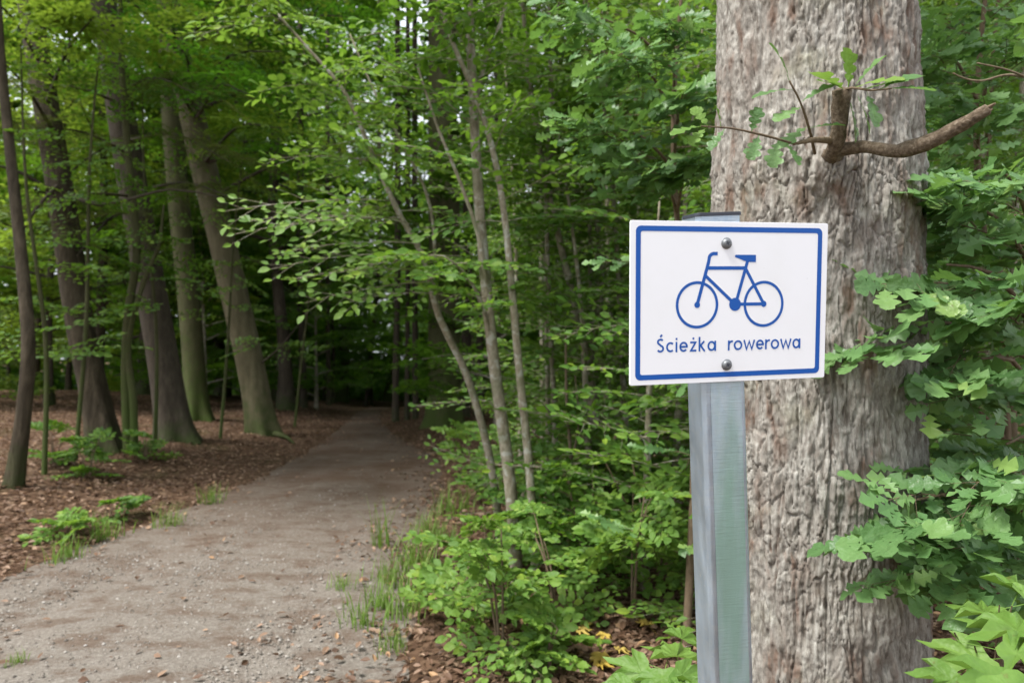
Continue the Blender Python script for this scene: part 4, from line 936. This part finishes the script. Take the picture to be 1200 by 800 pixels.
for c_, r in (((182.2, 125.3), 10.6), ((114.7, 125.3), 5.0), ((234.5, 125.4), 5.0)): lay[0] += .00001; disc(bk, (c_[0] * mm, c_[1] * mm), r * mm, lay[0])
lay[0] += .00001
sd_ = np.array([(180.4, 203.2), (182, 204.8), (218.6, 204.8), (218.6, 193.2), (204, 193.4), (196, 195.6), (187, 199), (181.5, 200.6)]) * mm
V = np.vstack([np.column_stack([sd_, np.full(8, lay[0])]), [[.204, .2, lay[0]]]]); bk.add(V, [np.array([((k + 1) % 8, k, 8) for k in range(8)])])
sign_obj('bicycle_symbol', bk.mesh('bicycle_symbol', M['blue_print'], False), plate, (0, 0, 0))
# lettering: strokes in units of the x-height
W_ = .20; h_ = W_ / 2
def gl_o(w=.98): return w, [(arc(w / 2, .5, w / 2 - h_, .5 - h_, 0, 360, 41)[:-1], True)]
def gl_c(): return .80, [(arc(.47, .5, .47 - h_, .5 - h_, 48, 312, 30), False)]
def gl_e(): return .92, [(np.vstack([[(.10, .5), (.80, .5)], arc(.46, .5, .46 - h_, .5 - h_, 12, 318, 34)]), False)]
def gl_i(): return .2, [([(.1, 0), (.1, 1.0)], False), ([(.1, 1.18), (.1, 1.38)], False)]
def gl_z(): return .74, [([(.04, .9), (.62, .9), (.12, .1), (.72, .1)], False), ([(.38, 1.18), (.38, 1.38)], False)]
def gl_k(): return .76, [([(.1, 0), (.1, 1.42)], False), ([(.62, 1.0), (.14, .50)], False), ([(.24, .56), (.68, 0)], False)]
def gl_a(): return .95, [(arc(.45, .5, .45 - h_, .5 - h_, 0, 360, 41)[:-1], True), ([(.85, 0), (.85, 1.0)], False)]
def gl_r(): return .54, [([(.1, 0), (.1, 1.0)], False), (arc(.48, .52, .38, .38, 180, 78, 14), False)]
def gl_w(): return 1.32, [([(.07, 1.0), (.36, .06), (.66, .86), (.96, .06), (1.25, 1.0)], False)]
def gl_S(): return .78, [(np.vstack([arc(.40, 1.02, .28, .24, 35, 250, 18), arc(.38, .38, .30, .28, 78, -150, 20)]), False), ([(.36, 1.50), (.56, 1.72)], False)]
GL = dict(zip('Sceizkarow', (gl_S, gl_c, gl_e, gl_i, gl_z, gl_k, gl_a, gl_r, gl_o, gl_w)))
lt = MB(); zl = PZ
for word, x0, x1 in (('Scieszka'.replace('s', ''), 45.2, 149.2), ('rowerowa', 170.2, 304.8)):
    gs = [GL[ch]() for ch in word]; xh = 16.4
    gap = ((x1 - x0) / xh - sum(w for w, _ in gs)) / (len(gs) - 1); kx = 1.0
    if gap < .12: kx = ((x1 - x0) / xh - .12 * (len(gs) - 1)) / sum(w for w, _ in gs); gap = .12
    x = x0
    for wd, sts in gs:
        for pts, cl in sts:
            zl += .00001; q = np.asarray(pts, float) * (kx, 1) * xh * mm + np.array((x * mm, 50.8 * mm)); stroke(lt, q, .185 * xh * mm, zl, cl)
        x += (wd * kx + gap) * xh
sign_obj('lettering', lt.mesh('lettering', M['blue_print'], False), plate, (0, 0, 0))
def bolt_mesh():
    mb = MB(); n = 28; a_ = np.arange(n) * 2 * math.pi / n; V = []; prof = [(.0092, 0), (.0092, .0010), (.0080, .0012), (.0072, .0014), (.0068, .0034), (.0056, .0047), (.0034, .0053)]
    for r, z in prof: V += [(r * math.cos(t), r * math.sin(t), z) for t in a_]
    V.append((0, 0, .0038)); F = [(q * n + j, q * n + (j + 1) % n, (q + 1) * n + (j + 1) % n, (q + 1) * n + j) for q in range(len(prof) - 1) for j in range(n)]
    e = (len(prof) - 1) * n; mb.add(V, [np.array(F), np.array([(e + j, e + (j + 1) % n, len(V) - 1) for j in range(n)])]); return mb.mesh('bolt', M['bolt'])
def slot_mesh():
    mb = MB()
    for a_ in (.5, .5 + math.pi / 2):
        d_ = np.array([math.cos(a_), math.sin(a_)]); e_ = np.array([-d_[1], d_[0]])
        q = np.array([d_ * .0036 + e_ * .0007, -d_ * .0036 + e_ * .0007, -d_ * .0036 - e_ * .0007, d_ * .0036 - e_ * .0007]); V, F = slab(q, .003, .00555 + .00002 * a_); mb.add(V, F)
    return mb.mesh('cross_slot', M['dark_plastic'], False)
bm_, sm_ = bolt_mesh(), slot_mesh()
for (bx, by) in ((165.1, 222.9), (168.5, 27.6)):
    b_ = sign_obj('bolt', bm_, plate, (bx * mm, by * mm, .0001)); s_ = bpy.data.objects.new('cross_slot', sm_); col.objects.link(s_); s_.parent = b_
# post: rectangular steel tube behind the plate
PWD, PDP = .079, .052
prof = []
_c = [(PWD / 2, PDP / 2 - .006), (PWD / 2 - .006, PDP / 2), (-PWD / 2 + .006, PDP / 2), (-PWD / 2, PDP / 2 - .006), (-PWD / 2, -PDP / 2), (PWD / 2, -PDP / 2)]
for q in range(6):                                                     # folded edges: small rounds between the flats
    a_, b_, c_ = (np.array(_c[(q + e) % 6]) for e in (-1, 0, 1)); prof += [b_ + unit(a_ - b_) * .0012, b_ + unit(unit(a_ - b_) + unit(c_ - b_)) * .0004, b_ + unit(c_ - b_) * .0012]
prof = np.array(prof)
post_c = P(848, 470, 1.105)
lu = float((post_c - SC) @ su) + SW / 2
pl = math.tan(math.radians(2.8)); pv = unit(sv - pl * su); pu = unit(su + pl * sv)
top = SC + su * (lu - SW / 2 - .006) + sv * (SH / 2 + .013); top = top - n0 * (.0035 + PDP / 2)
hgt = top[2] / pv[2] + .35
n = len(prof); ts = np.linspace(0, hgt, 40)
V = np.concatenate([[top - pv * t + pu * a_ + n0 * b_ for a_, b_ in prof] for t in ts]) - foot
i = np.arange(39)[:, None] * n; j = np.arange(n)[None]; k = (j + 1) % n
F = np.stack([i + j, i + n + j, i + n + k, i + k], -1).reshape(-1, 4)
post = ob('post', mesh_np('post', V, [F], M['galv'], False), sign)
fx = np.array([-PWD / 2 + .013, PWD / 2 - .010]); ts = np.linspace(.02, hgt, 30)
V = np.concatenate([[top - pv * t + pu * a_ + n0 * (PDP / 2 + .0004) for a_ in fx] for t in ts]) - foot
i = np.arange(29)[:, None] * 2; F = (i + np.array([[0, 2, 3, 1]]))
fp = ob('front_panel', mesh_np('front_panel', V, [F], M['galv_front'], False), post)
cp = rounded(PWD + .003, PDP + .003, .0085, 5)
V, F = slab(cp, -.003, .0025, .0012); V = np.array([top + pu * a_ + n0 * b_ + pv * c_ for a_, b_, c_ in V]) - foot
ob('cap', mesh_np('cap', V, F, M['dark_plastic'], False), sign)

# ------------------------------------------------------------------ litter, gravel, grass
def litter():
    r = np.random.default_rng(21); n = 110000
    y = 2.6 + 17 * r.uniform(0, 1, n) ** 1.5; x = r.uniform(-.85, .8, n) * (y + 1.0)
    off = np.abs(x - pc(y)) - ph(y); p = smooth(-.55, .25, off) + .02 + .25 * smooth(7, 12, y) * smooth(-.1, .4, fbm(x * 1.5, y * 1.5, 3, 38)) + np.where(x > pc(y), .75 * smooth(-1.1, 0, off) * smooth(-.25, .4, fbm(x * 2.5, y * 2.5, 3, 37)), 0)
    p = np.where((x > pc(y)) & (fbm(x * 2, y * 2, 3, 31) < 0), p * .45, p)
    keep = r.uniform(0, 1, n) < p; x, y = x[keep], y[keep]; n = len(x)
    q = np.stack([x, y, gz(x, y) + r.uniform(.004, .03, n)], -1); a_ = r.uniform(0, 6.28, n)
    d_ = unit(np.stack([np.cos(a_), np.sin(a_), r.normal(0, .25, n)], -1)); nr = unit(r.normal(0, .45, (n, 3)) * (1, 1, 0) + (0, 0, 1))
    nr = unit(nr - d_ * np.sum(nr * d_, 1, keepdims=True))
    o = ob('leaf_litter', leaves_mesh('leaf_litter', (q, d_, nr, r.uniform(.022, .062, n)), HEX, 'dry_leaf')); o['kind'] = 'stuff'
    tag(o, 'brown dry leaf litter covering the forest floor beside the path', 'leaf litter')
litter()
def gravel():
    r = np.random.default_rng(22); n = 26000
    y = 2.4 + 7 * r.uniform(0, 1, n) ** 1.6; u_ = r.normal(0, .5, n); x = pc(y) + u_ * ph(y)
    keep = (np.abs(u_) < .95) & (np.abs(x / (y + .3)) < .85) & (r.uniform(0, 1, n) < 1 - smooth(4.0, 9.0, y)) & (r.uniform(0, 1, n) < .25 + .75 * smooth(-.25, .35, fbm(x * 1.7, y * 1.7, 3, 19))); x, y, u_ = x[keep], y[keep], u_[keep]; n = len(x)
    zb = gz(x, y) + .012 - .018 * np.exp(-((np.abs(u_ * ph(y)) - .55) / .22) ** 2) - .075 * smooth(.72, .95, np.abs(u_))
    s = .0035 + .008 * r.uniform(0, 1, n) ** 3; rot = r.uniform(0, 6.28, n)
    O = np.array([(1, 0, 0), (.3, .9, .1), (-.8, .5, -.1), (-.7, -.6, .1), (.4, -.9, 0), (.1, .05, .7), (-.05, 0, -.6)])
    V = O[None] * s[:, None, None] * r.uniform(.7, 1.3, (n, 7, 1)); c_, s_ = np.cos(rot), np.sin(rot)
    V = np.stack([V[..., 0] * c_[:, None] - V[..., 1] * s_[:, None], V[..., 0] * s_[:, None] + V[..., 1] * c_[:, None], V[..., 2]], -1) + np.stack([x, y, zb + s * .25], -1)[:, None]
    f = np.array([(k, (k + 1) % 5, 5) for k in range(5)]); F = (f[None] + (np.arange(n) * 7)[:, None, None]).reshape(-1, 3)
    o = ob('gravel', mesh_np('gravel', V.reshape(-1, 3), [F], M['gravel'], False)); o['kind'] = 'stuff'
    tag(o, 'loose grey gravel stones scattered over the trail surface', 'gravel')
gravel()
def tuft_mesh(seed, n=34, h=.22, sp=.09):
    r = np.random.default_rng(seed); mb = MB()
    for k in range(n):
        a_ = r.uniform(0, 6.28); q = np.array([r.normal(0, sp * .45), r.normal(0, sp * .45), -.01]); L_ = h * r.uniform(.5, 1.1); b_ = r.uniform(.15, .6); wd = r.uniform(.003, .0055)
        d_ = np.array([math.cos(a_), math.sin(a_), 0]); e_ = np.array([-d_[1], d_[0], 0]); V = []
        for t in (0, .35, .7, 1):
            c_ = q + d_ * (b_ * L_ * t * t) + np.array([0, 0, L_ * (t - .35 * b_ * t * t)]); ww = wd * (1 - t * .9); V += [c_ + e_ * ww, c_ - e_ * ww]
        mb.add(V, [np.array([(0, 1, 3, 2), (2, 3, 5, 4), (4, 5, 7, 6)])])
    return mb.mesh('blades', M['grass'])
TM = [tuft_mesh(s, 60, .2, .14) for s in range(3)] + [tuft_mesh(9, 26, .34, .06)]
for k, (px, py, v, s) in enumerate([(445, 640, 3, 1.0), (440, 712, 0, .8), (425, 735, 1, .7), (470, 720, 2, .9), (480, 700, 3, 1.1), (490, 660, 0, 1.0), (505, 690, 1, 1.0), (400, 690, 2, .5), (520, 640, 1, .9), (455, 680, 0, .7), (530, 600, 2, 1.2), (500, 625, 1, .9), (460, 760, 2, .5), (545, 700, 0, .8), (20, 778, 1, .3), (120, 630, 0, .9), (75, 655, 1, .8), (200, 615, 2, .8), (245, 588, 0, .8)]):
    o = ob('grass_tuft', TM[v], None, G(px, py)); o.scale = (s * 1.3,) * 3; o.rotation_euler[2] = k * 1.7
    if px < 300: tag(o, 'small grass tuft in the leaf litter across the trail from the saplings', 'grass', 'grass tufts beside the leaf bank')
    else: tag(o, 'small green grass tuft on the trail edge by the saplings', 'grass', 'grass tufts on the trail edge')
ym = [mesh_np('fallen_leaf', *NEAR['maple'][q], M['yellow_leaf']) for q in range(3)]
for k, (px, py, s) in enumerate([(528, 728, .09), (545, 733, .08), (508, 722, .05), (675, 748, .09), (690, 742, .08), (705, 775, .11), (720, 770, .09), (762, 742, .10), (710, 752, .08), (585, 725, .08), (575, 770, .08), (642, 735, .07), (700, 790, .1)]):
    q = G(px, py); o = ob('fallen_leaf', ym[k % 3], None, q + (0, 0, .035)); o.scale = (s * .95,) * 3; o.rotation_euler = (.2 * math.sin(k * 3), .25 * math.cos(k * 5), k * 2.1)
    tag(o, 'yellow fallen maple leaf lying on the brown litter', 'leaf', 'yellow fallen maple leaves')
print('leaf objects', LEAF_BUDGET[0], 'objects', len(bpy.data.objects), 'tris', sum(len(m.loop_triangles) if m.loop_triangles else len(m.loops) - 2 * len(m.polygons) for m in bpy.data.meshes))
